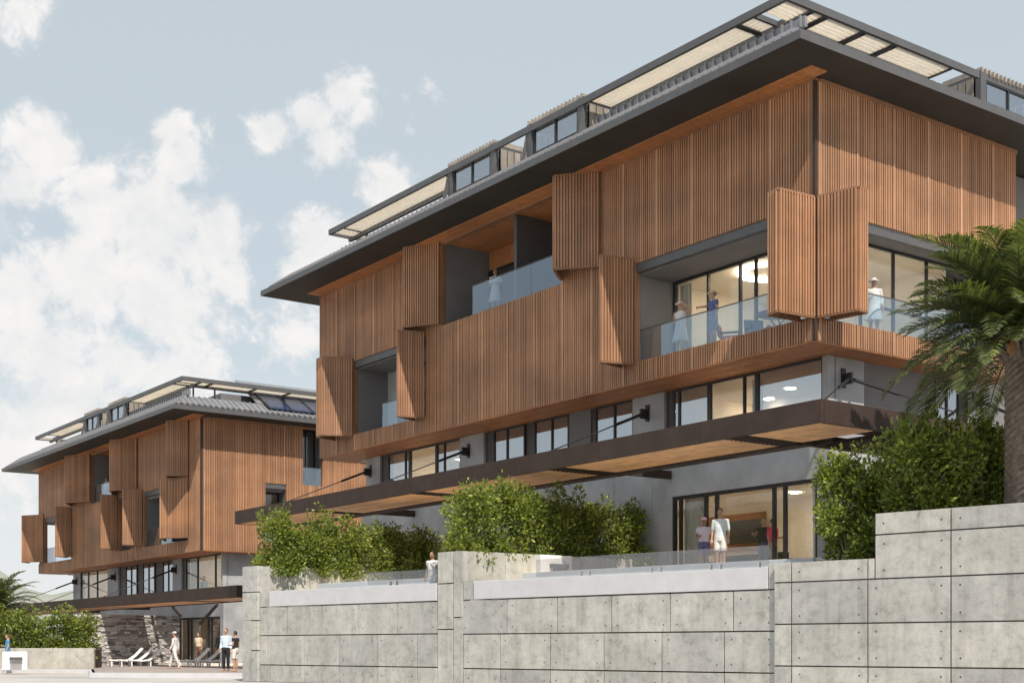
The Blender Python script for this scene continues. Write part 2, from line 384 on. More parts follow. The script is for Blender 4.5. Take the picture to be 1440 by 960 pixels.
def hotel(name, label, corner, zoff, cfg):
    base = 2.3
    root = empty(name, (corner.x, corner.y, base + zoff), THETA)
    tag(root, label, 'building', 'hotel blocks')
    # everything below is measured from eye level; children are shifted to the root at the end
    LEN, WID = 28.7, cfg['width']
    OL, OR = cfg['open_left'], cfg['open_right']
    cladding(root, 'L', LEN, OL); cladding(root, 'R', WID, OR, .13)
    c = MB(); c.box(-.035, .075, -.035, .06, ZB, ZT); c.build('corner_post', M['rust_metal'], root)
    e = MB()
    if cfg.get('end_open'): fb(e, 'R', 0, WID, LEN, LEN + .15, ZB, 9.14); fb(e, 'R', 0, WID, LEN, LEN + .15, 12.31, ZT); fb(e, 'R', 4.2, WID, LEN, LEN + .15, 9.14, 12.31)
    else: fb(e, 'R', 0, WID, LEN, LEN + .15, ZB, ZT)
    e.build('end_wall', M['backing'], root)
    # underside of the timber box, floors and ceilings
    s = MB()
    n = 9
    for i in range(n):
        t0 = .02 + (TW + .1) * i / n; s.box(t0, t0 + (TW + .1) / n - .012, .02, LEN, ZB - .03, ZB)
    for i in range(6):
        s0 = .02 + 1.05 * i / 6; s.box(TW + .12, WID, s0, s0 + 1.05 / 6 - .012, ZB - .03, ZB)
    s.build('underside_boards', M['soffit'], root)
    f = MB(); f.box(.23, WID, .23, LEN - .02, ZB + .01, 9.06); f.build('floor_slab', M['white_plaster'], root)
    f = MB(); f.box(.24, WID, .24, LEN - .02, 11.97, 12.38)
    f.build('floor_slab', M['dark_plaster'], root)
    f = MB(); f.box(TW + .1, WID, SW + .1, LEN - .3, 5.25, 5.58); f.build('floor_slab', M['white_plaster'], root)
    for face, ops in (('L', OL), ('R', OR)):             # grey steel edge over each opening
        for o0, o1, z0, z1 in ops:
            if z1 < 13:
                g = MB(); fb(g, face, o0 - (.0 if o0 > .1 else -.1), o1, .06, .235, z1 - .28, z1 - .004); g.build('slab_edge', M['grey_metal'], root)
            g = MB(); fb(g, face, o0 if o0 > .1 else .1, o1, .05, .24, z0 - .10, z0 - .004); g.build('sill', M['grey_metal'], root)
    # loggias: side walls and set-back glazing
    for (o0, o1, z0, z1), sp in zip(OL, cfg['left_spec']):
        up = z1 > 13; dep = 2.3 if up else TW; top = ZT + .1 if up else 11.965; bot = 12.385 if up else 9.065
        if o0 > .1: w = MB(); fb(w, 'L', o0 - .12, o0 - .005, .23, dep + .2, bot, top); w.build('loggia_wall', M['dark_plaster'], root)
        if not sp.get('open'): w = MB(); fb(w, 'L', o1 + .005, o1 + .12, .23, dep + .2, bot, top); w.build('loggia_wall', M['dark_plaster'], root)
        if up:
            w = MB(); fb(w, 'L', o0, o1, dep + .01, dep + .15, 15.0, top); w.build('loggia_wall', M['soffit'], root)
            window(root, 'L', o0 + .02, o1 - .02, dep, bot, 14.98, sp.get('mull', ()), 'mirror_glass')
            for pz in sp.get('part', ()):
                w = MB(); fb(w, 'L', pz, pz + .16, .32, dep - .05, bot, ZT + .08); w.build('partition', M['grey_metal'], root)
        elif not sp.get('open'):
            a1w = o1 - sp.get('pier', .55)
            w = MB(); fb(w, 'L', a1w, o1, dep, dep + .2, bot, top); w.build('loggia_wall', M['plaster'], root)
            window(root, 'L', max(o0, SW) + .02, a1w - .01, dep, bot, top - .004, sp.get('mull', ()), sp.get('glass', 'glass'), fw=.08)
        balustrade(root, 'L', max(o0 + .06, .12), o1 - sp.get('gap', .1), .12, z0, z0 + (1.12 if up else 1.0))
    for (o0, o1, z0, z1), sp in zip(OR, cfg['right_spec']):
        up = z1 > 13; top = ZT + .1 if up else 11.965; bot = 12.385 if up else 9.065; dep = SW
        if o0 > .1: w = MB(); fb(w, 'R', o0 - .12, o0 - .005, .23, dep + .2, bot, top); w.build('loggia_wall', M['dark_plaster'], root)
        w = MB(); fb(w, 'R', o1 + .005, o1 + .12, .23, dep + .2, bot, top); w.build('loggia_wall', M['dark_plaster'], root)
        if up:
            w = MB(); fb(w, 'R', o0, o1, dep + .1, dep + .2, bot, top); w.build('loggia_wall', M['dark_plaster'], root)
        window(root, 'R', max(o0, TW + .1) + .02, o1 - .02, dep, bot, top - .01, sp.get('mull', ()), 'glass', sp.get('rails', ()))
        balustrade(root, 'R', max(o0 + .05, .14), o1 - .05, .12, z0, z0 + 1.0)
    for pts, z0, z1 in cfg['shutters']: shutter(root, pts, z0, z1)
    # rooms behind the glass
    for a0, a1, z0, z1 in cfg['rooms']:
        r = MB(); fb(r, 'L', a0, a1, 7.2, 7.3, z0, z1); fb(r, 'L', a1 + .005, a1 + .1, TW + .25, 7.2, z0, z1)
        fb(r, 'L', a0, a1, TW + .2, 7.19, z1 - .03, z1 - .004); r.build('room_wall', M['room'], root)
    r = MB(); fb(r, 'L', SW + .3, LEN - .3, 5.6, 5.7, 5.585, ZB - .01)
    for a in (7.75, 13.0, 18.9, 26.6): fb(r, 'L', a, a + .12, TW + .25, 5.6, 5.585, ZB - .02)
    fb(r, 'L', SW + .25, LEN - .3, TW + .22, 5.59, ZB - .07, ZB - .035); r.build('room_wall', M['room'], root)
    r = MB(); fb(r, 'L', 1.4, 13.2, 7.0, 7.1, 2.35, 5.2); fb(r, 'L', 13.21, 13.35, TW + .25, 7.0, 2.35, 5.2); fb(r, 'L', 1.4, 13.2, TW + .25, 7.0, 5.17, 5.22)
    r.build('room_wall', M['room'], root)
    for a0, a1, t0, cz0, cz1 in cfg['curtains']:
        cu = MB(); nn = int((a1 - a0) / .022); front = []; back = []
        for i in range(nn + 1):
            aa = a0 + (a1 - a0) * i / nn; tt = t0 + .05 * math.sin(i * .9) + .015 * math.sin(i * .37)
            front.append((tt, aa)); back.append((tt + .012, aa))
        vs = [(x, y, cz0) for x, y in front] + [(x, y, cz1) for x, y in front] + [(x, y, cz0) for x, y in back] + [(x, y, cz1) for x, y in back]; k4 = nn + 1
        cu.add(vs, [(i, i + 1, k4 + i + 1, k4 + i) for i in range(nn)] + [(2 * k4 + i + 1, 2 * k4 + i, 3 * k4 + i, 3 * k4 + i + 1) for i in range(nn)])
        cu.build('curtain', M['curtain'], root, smooth=True)
    r = MB(); fb(r, 'L', .4, LEN - .5, .3, 12, 2.0, 2.33); r.build('floor_slab', M['floor'], root)
    for a, t, z in cfg['lamps']:
        l = MB(); l.loft([(t, a, z - .02, .17, .17), (t, a, z, .17, .17)], 16); l.build('ceiling_light', M['lamp'], root)
    if cfg.get('wing'):
        r = MB(); r.box(WID + .01, WID + 5, 1.3, 9, 5.3, 15.7); r.build('side_wing', M['dark_plaster'], root)
        window(root, 'R', WID + .3, WID + 2.6, 1.22, 9.2, 11.9, (WID + 1.4,), 'mirror_glass')
    for a, b in cfg.get('braces', ()):
        r = MB(); r.beam(a, b, .12, .12); r.build('brace', M['rust_metal'], root)
    r = MB(); r.box(8.6, 8.8, 7.8, LEN - .3, 5.6, 15.6); r.box(TW + 1.5, WID + 1, LEN - .28, LEN - .03, 5.6, ZB - .05)
    r.build('core_wall', M['dark_plaster'], root)
    # first floor wall below the box: columns, panels and windows
    for a0, a1, kind in cfg['first_floor']:
        if kind[0] == 'w':
            window(root, 'L', a0, a1, TW + .06, 6.105, ZB - .035, cfg['mull'].get((a0, a1), ()), kind[1:] or 'glass', fw=.07)
        else:
            w = MB(); off = {'c': -.02, 'd': .09, 'p': .04}[kind]
            fb(w, 'L', a0, a1, TW + off, TW + .3, 6.1, ZB - .033)
            w.build({'c': 'column', 'd': 'wall_panel', 'p': 'wall_panel'}[kind], M[{'c': 'fair_concrete', 'd': 'dark_metal', 'p': 'dark_plaster'}[kind]], root)
    for a0, a1, kind in cfg['first_floor_right']:
        if kind[0] == 'w': window(root, 'R', a0, a1, SW + .06, 6.105, ZB - .035, (a0 + (a1 - a0) / 2,), kind[1:] or 'glass')
        else:
            w = MB(); fb(w, 'R', a0, a1, SW + {'c': 0, 'd': .06, 'p': .03}[kind], SW + .25, 6.1, ZB - .033)
            w.build({'c': 'column', 'd': 'wall_panel', 'p': 'wall_panel'}[kind], M[{'c': 'fair_concrete', 'd': 'dark_metal', 'p': 'dark_plaster'}[kind]], root)
    # ground floor
    g0, g1 = 1.42, 7.62
    w = MB(); fb(w, 'L', SW, g1 + .95, TW + .02, TW + .24, 4.95, 6.095); fb(w, 'L', SW, g0, TW + .02, TW + .24, 2.3, 4.948)
    fb(w, 'L', g1 + .004, g1 + .95, TW + .02, TW + .24, 2.3, 4.948)
    for i in range(10):
        a = g1 + .962 + i * 1.95; fb(w, 'L', a, a + 1.938, TW + .02, TW + .24, 2.3, 6.095)
    
    fb(w, 'R', TW + .25, WID, SW, SW + .25, 2.3, 6.095); w.build('ground_floor_wall', M['fair_concrete'], root)
    window(root, 'L', g0 + .005, g1 - .005, TW + .1, 2.34, 4.945, (2.74, 3.18, 5.62, 6.1, 7.28), 'glass', fw=.11)
    # roof: thin fascia, flat dark soffit, standing-seam slopes
    T0, S0, S1, T1 = -2.1, -1.35, 30.45, WID + 5.0
    zs, zf, zr = 15.76, 15.96, 16.74
    r = MB()
    r.box(T0, T1, S0, S1, zs, zf)
    si, ti = -.02, -.95
    r.add([(T0, S0, zf + .003), (T1, S0, zf + .003), (T1, S1, zf + .003), (T0, S1, zf + .003), (ti, si, zr), (T1, si, zr), (T1, S1 - 1.2, zr), (ti, S1 - 1.2, zr)],
          [(0, 4, 7, 3), (0, 1, 5, 4), (3, 7, 6, 2), (4, 5, 6, 7), (1, 2, 6, 5)])
    roof = r.build('roof', M['eave_metal'], root)
    fa = MB(); fb(fa, 'L', S0 - .02, S1, T0 - .02, T0 - .003, zs - .01, zf + .02); fb(fa, 'R', T0 - .002, T1, S0 - .02, S0 - .003, zs - .01, zf + .02)
    fa.build('fascia', M['grey_metal'], roof)
    sl = MB()
    k = S0 + .3
    while k < S1 - .5:                                   # upstand seams, long side
        f0 = max(0, (si - k) / (si - S0)) if k < si else 0
        a = (T0 + .02, k, zf + .03); b_ = (T0 + (ti - T0) * (1 - f0), k, zf + (zr - zf) * (1 - f0) + .03)
        if f0 < .9: sl.beam(a, b_, .05, .09)
        k += .33
    k = T0 + .3
    while k < T1 - .2:
        f0 = max(0, (ti - k) / (ti - T0)) if k < ti else 0
        if f0 < .9: sl.beam((k, S0 + .02, zf + .025), (k, S0 + (si - S0) * (1 - f0), zf + (zr - zf) * (1 - f0) + .025), .07, .07)
        k += .33
    sl.build('standing_seam', M['roof_metal'], roof)
    fl = MB(); fl.add([(T0 + .02, S0 + .04, zf + .012), (ti, si, zr + .008), (ti, S1 - 1.2, zr + .008), (T0 + .02, S1 - .05, zf + .012)], [(0, 1, 2, 3)])
    fl.add([(T0 + .06, S0 + .02, zf + .012), (T1, S0 + .02, zf + .012), (T1, si, zr + .008), (ti + .02, si, zr + .008)], [(0, 1, 2, 3)])
    fl.build('roof_sheet', M['roof_metal'], roof)
    es = MB(); nb = 6
    for i in range(nb): es.box(-.62 + .64 * i / nb, -.62 + .64 * (i + 1) / nb - .012, -.42, LEN + .1, zs - .035, zs - .003)
    for o0, o1, z0, z1 in OL:
        if z1 > 13:
            for i in range(18): es.box(.03 + 2.4 * i / 18, .03 + 2.4 * (i + 1) / 18 - .012, o0, o1, zs - .036, zs - .004)
    es.build('eaves_boards', M['soffit'], roof)
    cz = MB(); fb(cz, 'L', 0, LEN, .24, 2.2, ZT - .02, zs - .04) if False else None
    tp = MB(); tp.box(.0, .22, .0, LEN, ZT, zs - .04); tp.box(.23, WID, .0, .22, ZT, zs - .004); tp.build('wall_head', M['backing'], root)
    # roof terrace: set-back block, pergola, dormers
    rb = MB(); rb.box(2.2, WID + 4, 2.4, 26.5, zr + .002, 17.6); rb.build('roof_block', M['dark_plaster'], root)
    zp = 17.6
    for a0, a1, hh in ((-.4, 8.4, .30), (17.1, 25.2, .12)):
        up = MB(); fb(up, 'L', a0, a1, -.86, -.76, zr + .012, zr + hh); q = a0 + .1
        while q < a1: fb(up, 'L', q, q + .05, -.93, -.862, zr + .012, zr + hh + .02); q += .33
        up.build('parapet', M['roof_metal'], root)
    tp0, sp0 = -1.09, .03
    pf = MB(); E1 = 26.0; TE = cfg['perg_right']
    fb(pf, 'L', sp0, E1, tp0, tp0 + .1, zp - .02, zp + .2); fb(pf, 'R', tp0 + .105, TE, sp0, sp0 + .1, zp - .02, zp + .2)
    fb(pf, 'L', 1.0, cfg['perg_left'][1][1], -.12, .0, zp - .14, zp + .1); fb(pf, 'L', cfg['perg_left'][-1][0], E1, -.12, .0, zp - .14, zp + .1)
    fb(pf, 'R', .01, TE - 1.2, 1.0, 1.12, zp - .14, zp + .1)
    fb(pf, 'L', E1 - .1, E1 - .002, tp0 + .105, 2.4, zp - .02, zp + .18)
    cross = []
    for a0, a1 in cfg['perg_left']: cross += [a0 - .04, a1 + .04]
    for a in cross: fb(pf, 'L', a - .04, a + .04, tp0 + .105, -.125, zp - .03, zp + .12)
    for a0, a1 in cfg['perg_panels_right']:
        for a in (a0 - .05, a1 + .05): fb(pf, 'R', a - .045, a + .045, sp0 + .105, .995, zp - .03, zp + .12)
    fb(pf, 'L', sp0 + .11, .99, -.03, .05, zp - .03, zp + .12)
    perg = pf.build('roof_pergola', M['grey_metal'], root)
    for face, a0, a1, d0, d1 in ([('L', a0, a1, tp0 + .13, -.14) for a0, a1 in cfg['perg_left']] + [('R', a0, a1, sp0 + .13, .98) for a0, a1 in cfg['perg_panels_right']]
                                 + [('R', tp0 + .15, -.08, sp0 + .13, .98), ('L', E1 - .95, E1 - .35, tp0 + .13, .4)]):
        pl = MB(); louvres(pl, face, a0, a1, d0, d1, zp); pl.build('pergola_louvre', M['pale_wood'], perg)
    for face, a in [('L', .9), ('L', 5.2), ('L', 24.5), ('R', 1.2), ('R', 4.6)]:       # posts carrying the pergola
        pk = MB(); d = -.1 if face == 'L' else 1.01; fb(pk, face, a, a + .08, d, d + .08, zr + .009, zp - .145); pk.build('pergola_post', M['grey_metal'], perg)
    for face, a0, a1, d in cfg['dormers']:
        dm = MB()
        fb(dm, face, a0 - .3, a0 - .02, d - .05, d + .14, 16.6, 17.86); fb(dm, face, a1 + .02, a1 + .3, d - .05, d + .14, 16.6, 17.86)
        fb(dm, face, a0 - .018, a1 + .018, d - .03, d + .12, 16.5, 16.76)
        fb(dm, face, a0 - .3, a1 + .3, d + .145, d + 3.2, 17.68, 17.76)
        fb(dm, face, a0 - .018, a1 + .018, d, d + .14, 17.66, 17.80)
        if face == 'L':                                  # raking fin on each cheek
            dm.obox((d - .3, a0 - .36, 16.45), (0, .05, 0), (.14, 0, 0), (.30, 0, 1.3)); dm.obox((d - .3, a1 + .31, 16.45), (0, .05, 0), (.14, 0, 0), (.30, 0, 1.3))
        do = dm.build('dormer', M['grey_metal'], root)
        window(do, face, a0, a1, d + .03, 16.765, 17.655, ((a0 + a1) / 2,), 'mirror_glass', fw=.07)
        fr = MB(); q = a0 - .24; 
        while q < a1 + .3:
            fb(fr, face, q, q + .06, d - .06, d + 1.4, 17.81, 17.98); q += .205
        for q2 in range(9):
            dd = d + .2 + q2 * .3
            for aa in (a0 - .34, a1 + .31): fb(fr, face, aa, aa + .03, dd, dd + .26, zr + .02, 17.67)
        fr.build('dormer_fins', M['dormer_fin'], do)
        rm = MB(); fb(rm, face, a0 - .2, a1 + .2, d + 1.8, d + 1.9, zr + .01, 17.67); rm.build('dormer_room', M['room'], do)
    for a0, a1, s0 in cfg.get('solar', ()):
        import itertools
        so = MB(); gl = MB()
        sl2 = (zr - zf) / (si - S0)
        up = MB(); up.obox((a0 - .4, si, zr + .01), (a1 - a0 + 2, 0, 0), (0, 3.0, 3.0 * sl2), (0, 0, .05)); up.build('upper_roof', M['roof_metal'], roof)
        n = 5
        for i in range(n):
            w_ = (a1 - a0) / n
            so.obox((a0 + i * w_ + .06, s0, zf + (s0 - S0) * sl2 + .12), (w_ - .12, 0, 0), (0, 2.2, 2.2 * sl2), (0, 0, .04))
            gl.obox((a0 + i * w_ - .05, s0 - .03, zf + (s0 - S0) * sl2 + .08), (.1, 0, 0), (0, 2.25, 2.25 * sl2), (0, 0, .10))
        so.build('solar_panel', M['solar'], roof); gl.build('solar_rail', M['black_metal'], roof)
    # hanging canopy round the ground floor
    C0, CT, z0, z1 = cfg['can_s0'], -3.2, 5.50, 6.07
    CE = 30.8; CR = cfg['can_t1']
    cb = MB()
    ns = int((CE - C0) / 3.9)
    for i in range(ns): fb(cb, 'L', C0 + (CE - C0) * i / ns + (.005 if i else 0), C0 + (CE - C0) * (i + 1) / ns - .005, CT, CT + .1, z0, z1)
    fb(cb, 'L', C0 + .01, CE - .01, CT + .101, CT + .12, z0 + .01, z1 - .01); fb(cb, 'R', CT + .125, CR, C0, C0 + .12, z0, z1)
    fb(cb, 'L', CE - .12, CE - .001, CT + .125, .0, z0, z1 - .05)
    fb(cb, 'L', C0 + 2.85, CE - .125, -.95, -.80, z0 - .02, z0 + .32); fb(cb, 'R', -.795, CR, C0 + 2.72, C0 + 2.86, z0 - .02, z0 + .32)
    fb(cb, 'L', C0 + 2.2, CE - .125, -.32, -.2, z0 + .02, z0 + .3)
    fb(cb, 'L', C0 + .125, CE - .13, CT + .125, -.96, z1 - .10, z1 - .04); fb(cb, 'R', -.94, CR, C0 + .125, C0 + 2.7, z1 - .10, z1 - .04)
    for a in cfg['can_strips']:
        fb(cb, 'L', a - .08, a + .08, -.79, TW, z0 + .04, z0 + .3)
    can = cb.build('canopy', M['rust_metal'], root)
    edges = [C0 + .14] + [x for a in cfg['can_strips'] for x in (a - .42, a + .42)] + [CE - .14]
    for p, q in zip(edges[0::2], edges[1::2]):
        if q - p < .3: continue
        wp = MB(); nb = 14
        for i in range(nb):
            d0 = CT + .14 + 2.08 * i / nb; fb(wp, 'L', p, q, d0, d0 + 2.08 / nb - .014, z0 + .012, z0 + .05)
        wp.build('wood_panel', M['canopy_wood'], can)
    for a in cfg['can_strips']:
        ls = MB()
        for i in range(12):
            d0 = CT + .16 + 2.05 * i / 12; fb(ls, 'L', a - .40, a + .40, d0, d0 + .06, z0 + .0, z0 + .16)
        ls.build('canopy_louvre', M['rust_metal'], can)
    ls = MB(); t_ = .2
    while t_ < CR - .3:
        fb(ls, 'R', t_, t_ + .06, C0 + .14, C0 + 2.7, z0 + .04, z0 + .16); t_ += .24
    if ls.v: ls.build('canopy_louvre', M['rust_metal'], can)
    if cfg.get('canopy_side_panel'):
        wp = MB()
        for i in range(14):
            d0 = C0 + .14 + 2.5 * i / 14; fb(wp, 'R', -.7, CR - .2, d0, d0 + .17, z0 + .20, z0 + .23)
        wp.build('wood_panel', M['canopy_wood'], can)
    for a in cfg['rods']: tie_rod(root, 'L', a, TW - .02, 7.85, [(CT + .3, a, z1 - .02)])
    for a in cfg['rods_right']:
        ends = [(a, C0 + .3, z1 - .02)]
        if a < 3: ends = [(a + 3.6, C0 + .3, z1 - .02), (-1.9, C0 + 1.6, z1 - .02)]
        tie_rod(root, 'R', a, SW - .01, 7.85, ends)
    for o in list(root.children):                        # measured from eye level -> relative to the root
        o.location.z -= base
    return root

mainC = at(1146, 37.3)
backC = at(283, 73.3)
DEF_FF = [(1.2, 3.84, 'wmirror_glass'), (3.845, 5.905, 'w'), (5.91, 7.6, 'wmirror_glass'), (7.6, 7.95, 'd'), (7.95, 9.54, 'c'), (9.54, 11.6, 'wmirror_glass'), (11.6, 11.85, 'd'), (11.85, 13.08, 'p'), (13.08, 15.17, 'wmirror_glass'),
          (15.17, 15.75, 'd'), (15.75, 17.8, 'wmirror_glass'), (17.8, 18.4, 'd'), (18.4, 20.1, 'c'), (20.1, 21.9, 'wmirror_glass'), (21.905, 24.0, 'w'), (24.005, 25.8, 'wmirror_glass'), (25.8, 26.4, 'd'), (26.4, 27.6, 'c')]
main_cfg = dict(
    width=9.5, wing=True, curtains=((6.55, 7.5, 2.15, 2.36, 5.1), (1.45, 1.9, 2.1, 2.36, 5.1), (7.0, 7.55, 2.0, 9.1, 11.9), (3.9, 4.3, 2.05, 5.62, 8.3), (21.95, 22.4, 2.05, 5.62, 8.3)), rooms=((SW + .1, 7.62, 9.065, 11.96), (19.8, 25.75, 9.065, 11.96)),
    open_left=[(0.0, 7.5, 9.15, 12.3), (20.0, 25.75, 9.15, 12.3), (11.3, 18.9, 12.5, ZT + .05)],
    left_spec=[dict(pier=.0, mull=(3.84, 4.5, 5.9)), dict(pier=.9, mull=(22.4, 24.3), glass='mirror_glass', gap=2.2), dict(mull=(13.2, 16.5), part=(14.35,), gap=2.0)],
    open_right=[(0.0, 8.9, 9.15, 12.15)],
    right_spec=[dict(mull=(3.1, 4.6, 6.2), rails=(10.15,))],
    shutters=[([(0, .02), (-1.33, .12), (-1.25, .55), (-.05, .5)], 9.12, 12.4),
              ([(.06, -.05), (.3, -1.25), (.72, -1.2), (.55, -.05)], 9.12, 12.4),
              ([(-.06, 7.52), (-1.15, 7.85), (-.06, 8.1)], 9.1, 12.42),
              ([(-.06, 20.0), (-1.08, 20.35), (-.06, 20.75)], 9.1, 12.42),
              ([(-.06, 25.75), (-1.15, 26.35), (-1.1, 27.0), (-.06, 27.3)], 9.12, 12.42),
              ([(-.06, 11.25), (-1.03, 10.4), (-.06, 9.2)], 12.62, 15.70),
              ([(-.06, 21.3), (-.82, 20.3), (-.06, 18.9)], 12.62, 15.70)],
    first_floor=[(SW, 1.2, 'c')] + DEF_FF, mull={(3.845, 5.905): (4.38,), (5.91, 7.6): (7.3,), (9.54, 11.6): (10.55,), (13.08, 15.17): (14.09,), (15.75, 17.8): (16.9,), (20.1, 21.9): (21.3,), (24.005, 25.8): (24.35,)},
    first_floor_right=[(TW + .25, 3.25, 'c'), (3.25, 6.65, 'p'), (6.65, 7.9, 'wmirror_glass'), (7.9, 8.3, 'd'), (8.3, 9.4, 'c')],
    lamps=[(2.6, 4.4, 5.165), (5.6, 5.4, 5.165), (9.6, 4.6, 5.165), (11.8, 4.6, 5.165), (4.9, 4.4, ZB - .075), (6.6, 5.2, ZB - .075), (21, 5, ZB - .075), (23.2, 5, ZB - .075), (25, 5, ZB - .075), (5.6, 4.6, 11.925), (22.5, 4, 11.925)],
    perg_left=[(1.35, 1.85), (2.05, 8.5), (17.05, 24.8)], perg_right=7.55, perg_panels_right=[(.12, .5), (.72, 2.1), (2.35, 3.5), (3.75, 6.25)],
    dormers=[('L', 14.1, 16.5, -1.0), ('L', 9.15, 11.6, -1.0), ('R', 7.95, 10.4, .1)],
    can_s0=-3.0, can_t1=10.5, can_strips=(0.0, 7.7, 15.7, 23.6), rods=(8.75, 19.42, 27.2), rods_right=(2.3, 8.6))
hotel('hotel_building', 'large near hotel with cedar slat box, folding shutters and dark hanging canopy', mainC, 0.0, main_cfg)
back_cfg = dict(
    width=10.6, braces=(((.5, 5.23, 5.52), (.5, 4.08, 5.0)), ((.5, -1.0, 5.52), (.5, 1.37, 4.5))), curtains=((5.2, 6.2, 2.15, 2.36, 5.1), (5.3, 6.2, 2.05, 5.62, 8.3)), end_open=True, rooms=((SW + .1, 8.6, 9.065, 11.96),),
    open_left=[(1.9, 8.5, 9.15, 12.4), (9.95, 12.65, 9.15, 12.4), (14.0, 17.75, 12.5, ZT + .05), (21.7, 27.5, 9.15, 12.3)],
    left_spec=[dict(pier=.3, mull=(4.6, 6.4), glass='mirror_glass', gap=.2), dict(pier=.3, glass='glass', gap=.2), dict(mull=(15.6,), gap=.3), dict(open=True, gap=.2)],
    open_right=[(3.8, 5.1, 9.15, 12.4), (6.15, 7.4, 12.45, ZT + .02)],
    right_spec=[dict(), dict(mull=(6.8,))],
    shutters=[([(-.06, 4.9), (-1.05, 3.14), (-.06, 1.65)], 9.3, 12.55),
              ([(-.06, 9.9), (-1.05, 9.02), (-.06, 8.58)], 9.3, 12.55),
              ([(-.06, 13.4), (-1.05, 12.82), (-.06, 12.7)], 9.3, 12.55),
              ([(-.06, 22.3), (-1.05, 21.67), (-.06, 21.5)], 9.3, 12.55),
              ([(-.06, 27.5), (-1.05, 29.2), (-.35, 29.9)], 9.3, 12.55),
              ([(-.06, 21.4), (-1.05, 19.61), (-.06, 17.75)], 12.7, 15.7),
              ([(-.06, 13.4), (-1.05, 11.2), (-.06, 9.4)], 12.7, 15.7),
              ([(-.06, 4.3), (-1.0, 2.4), (-.06, 1.65)], 12.7, 15.7)],
    first_floor=[(.97, 1.2, 'c'), (1.2, 6.3, 'w'), (6.3, 6.9, 'd'), (6.9, 8.2, 'c'), (8.2, 9.9, 'wmirror_glass'), (9.9, 11.2, 'd'), (11.2, 13.2, 'wmirror_glass'), (13.2, 14.2, 'd'),
                 (14.2, 16.2, 'wmirror_glass'), (16.2, 17.4, 'd'), (17.4, 19.4, 'c'), (19.4, 24.9, 'w'), (24.9, 26.4, 'c')],
    mull={(1.2, 6.3): (2.1, 4.6), (8.2, 9.9): (9.0,), (11.2, 13.2): (12.2,), (14.2, 16.2): (15.2,), (19.4, 24.9): (21.6, 23.4)},
    first_floor_right=[(TW + .25, 6.5, 'c'), (6.5, 10.4, 'p')],
    lamps=[(2.6, 4.4, 5.165), (5.6, 4.4, 5.165), (2.2, 5.0, ZB - .075), (5.2, 5.0, ZB - .075), (20.5, 5, ZB - .075), (23, 5, ZB - .075)],
    perg_left=[(.8, 1.3), (1.5, 8.0), (17.05, 23.4)], perg_right=10.5, perg_panels_right=[(.12, .6), (.8, 3.2), (3.4, 5.3), (5.5, 10.2)],
    dormers=[('L', 13.6, 15.6, -1.0), ('L', 9.0, 11.2, -1.0)], solar=[(3.7, 10.5, -.75)],
    can_s0=-11.5, can_t1=-1.2, can_strips=(-5.5, 12.0, 21.0), rods=(7.6, 17.9, 25.6), rods_right=())
hotel('hotel_building', 'smaller looking distant cedar slat hotel on the left behind the stone wall', backC, -3.2, back_cfg)

# ------------------------------------------------------------------ ground and terraces
GZ = -1.2
def structure(o): return tag(o, kind='structure')
g = MB(); g.add([(-1500, -200, GZ), (1500, -200, GZ), (1500, 2500, GZ), (-1500, 2500, GZ)], [(0, 1, 2, 3)]); structure(g.build('ground', M['earth']))
g = MB(); g.add([(-60, 5, GZ + .004), (60, 5, GZ + .004), (60, 52, GZ + .004), (-60, 62, GZ + .004)], [(0, 1, 2, 3)]); structure(g.build('road', M['road']))
def slab(name, pts, z0, z1, m, kind='structure'):
    n = len(pts); mb = MB(); mb.add([(p[0], p[1], z0) for p in pts] + [(p[0], p[1], z1) for p in pts],
        [tuple(range(n - 1, -1, -1)), tuple(range(n, 2 * n))] + [(i, (i + 1) % n, n + (i + 1) % n, n + i) for i in range(n)])
    o = mb.build(name, m); return structure(o) if kind == 'structure' else o
P2 = [at(352, 53.5), at(130, 54.5), at(128, 63), at(-120, 66), at(-160, 110), at(300, 120), at(520, 90), at(420, 60)]
slab('plaza', [(p.x, p.y) for p in P2], GZ + .002, -1.0, M['paving'])
K = MB()
for a, b in ((at(352, 53.3), at(130, 54.3)), (at(130, 54.3), at(128, 62.8)), (at(128, 62.8), at(-120, 65.8))):
    K.beam((a.x, a.y, -1.10), (b.x, b.y, -1.10), .22, .2)
structure(K.build('kerb', M['coping']))
tb = [wall_pt(-8, .6), wall_pt(1.7, .6), wall_pt(1.7, 2.4), wall_pt(15.6, 2.4), wall_pt(25.7, 2.4), wall_pt(26.5, .3)]
far = wall_pt(26.5, .3) + Vector((dR[0] * 22, dR[1] * 22, 0))
tb += [far, far - Vector((dL[0] * 40, dL[1] * 40, 0))]
slab('terrace', [(p.x, p.y) for p in tb], GZ + .003, 2.298, M['floor'])
# far hills
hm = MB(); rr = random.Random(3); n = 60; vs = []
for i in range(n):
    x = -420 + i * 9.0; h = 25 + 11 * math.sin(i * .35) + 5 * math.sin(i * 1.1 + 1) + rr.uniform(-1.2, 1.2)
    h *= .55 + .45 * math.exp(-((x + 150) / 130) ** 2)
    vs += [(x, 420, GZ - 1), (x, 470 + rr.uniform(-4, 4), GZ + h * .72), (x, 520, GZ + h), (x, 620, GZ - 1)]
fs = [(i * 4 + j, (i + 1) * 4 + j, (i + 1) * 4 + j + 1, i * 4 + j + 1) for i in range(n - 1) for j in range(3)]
hm.add(vs, fs); structure(hm.build('hills', M['hill'], smooth=True))

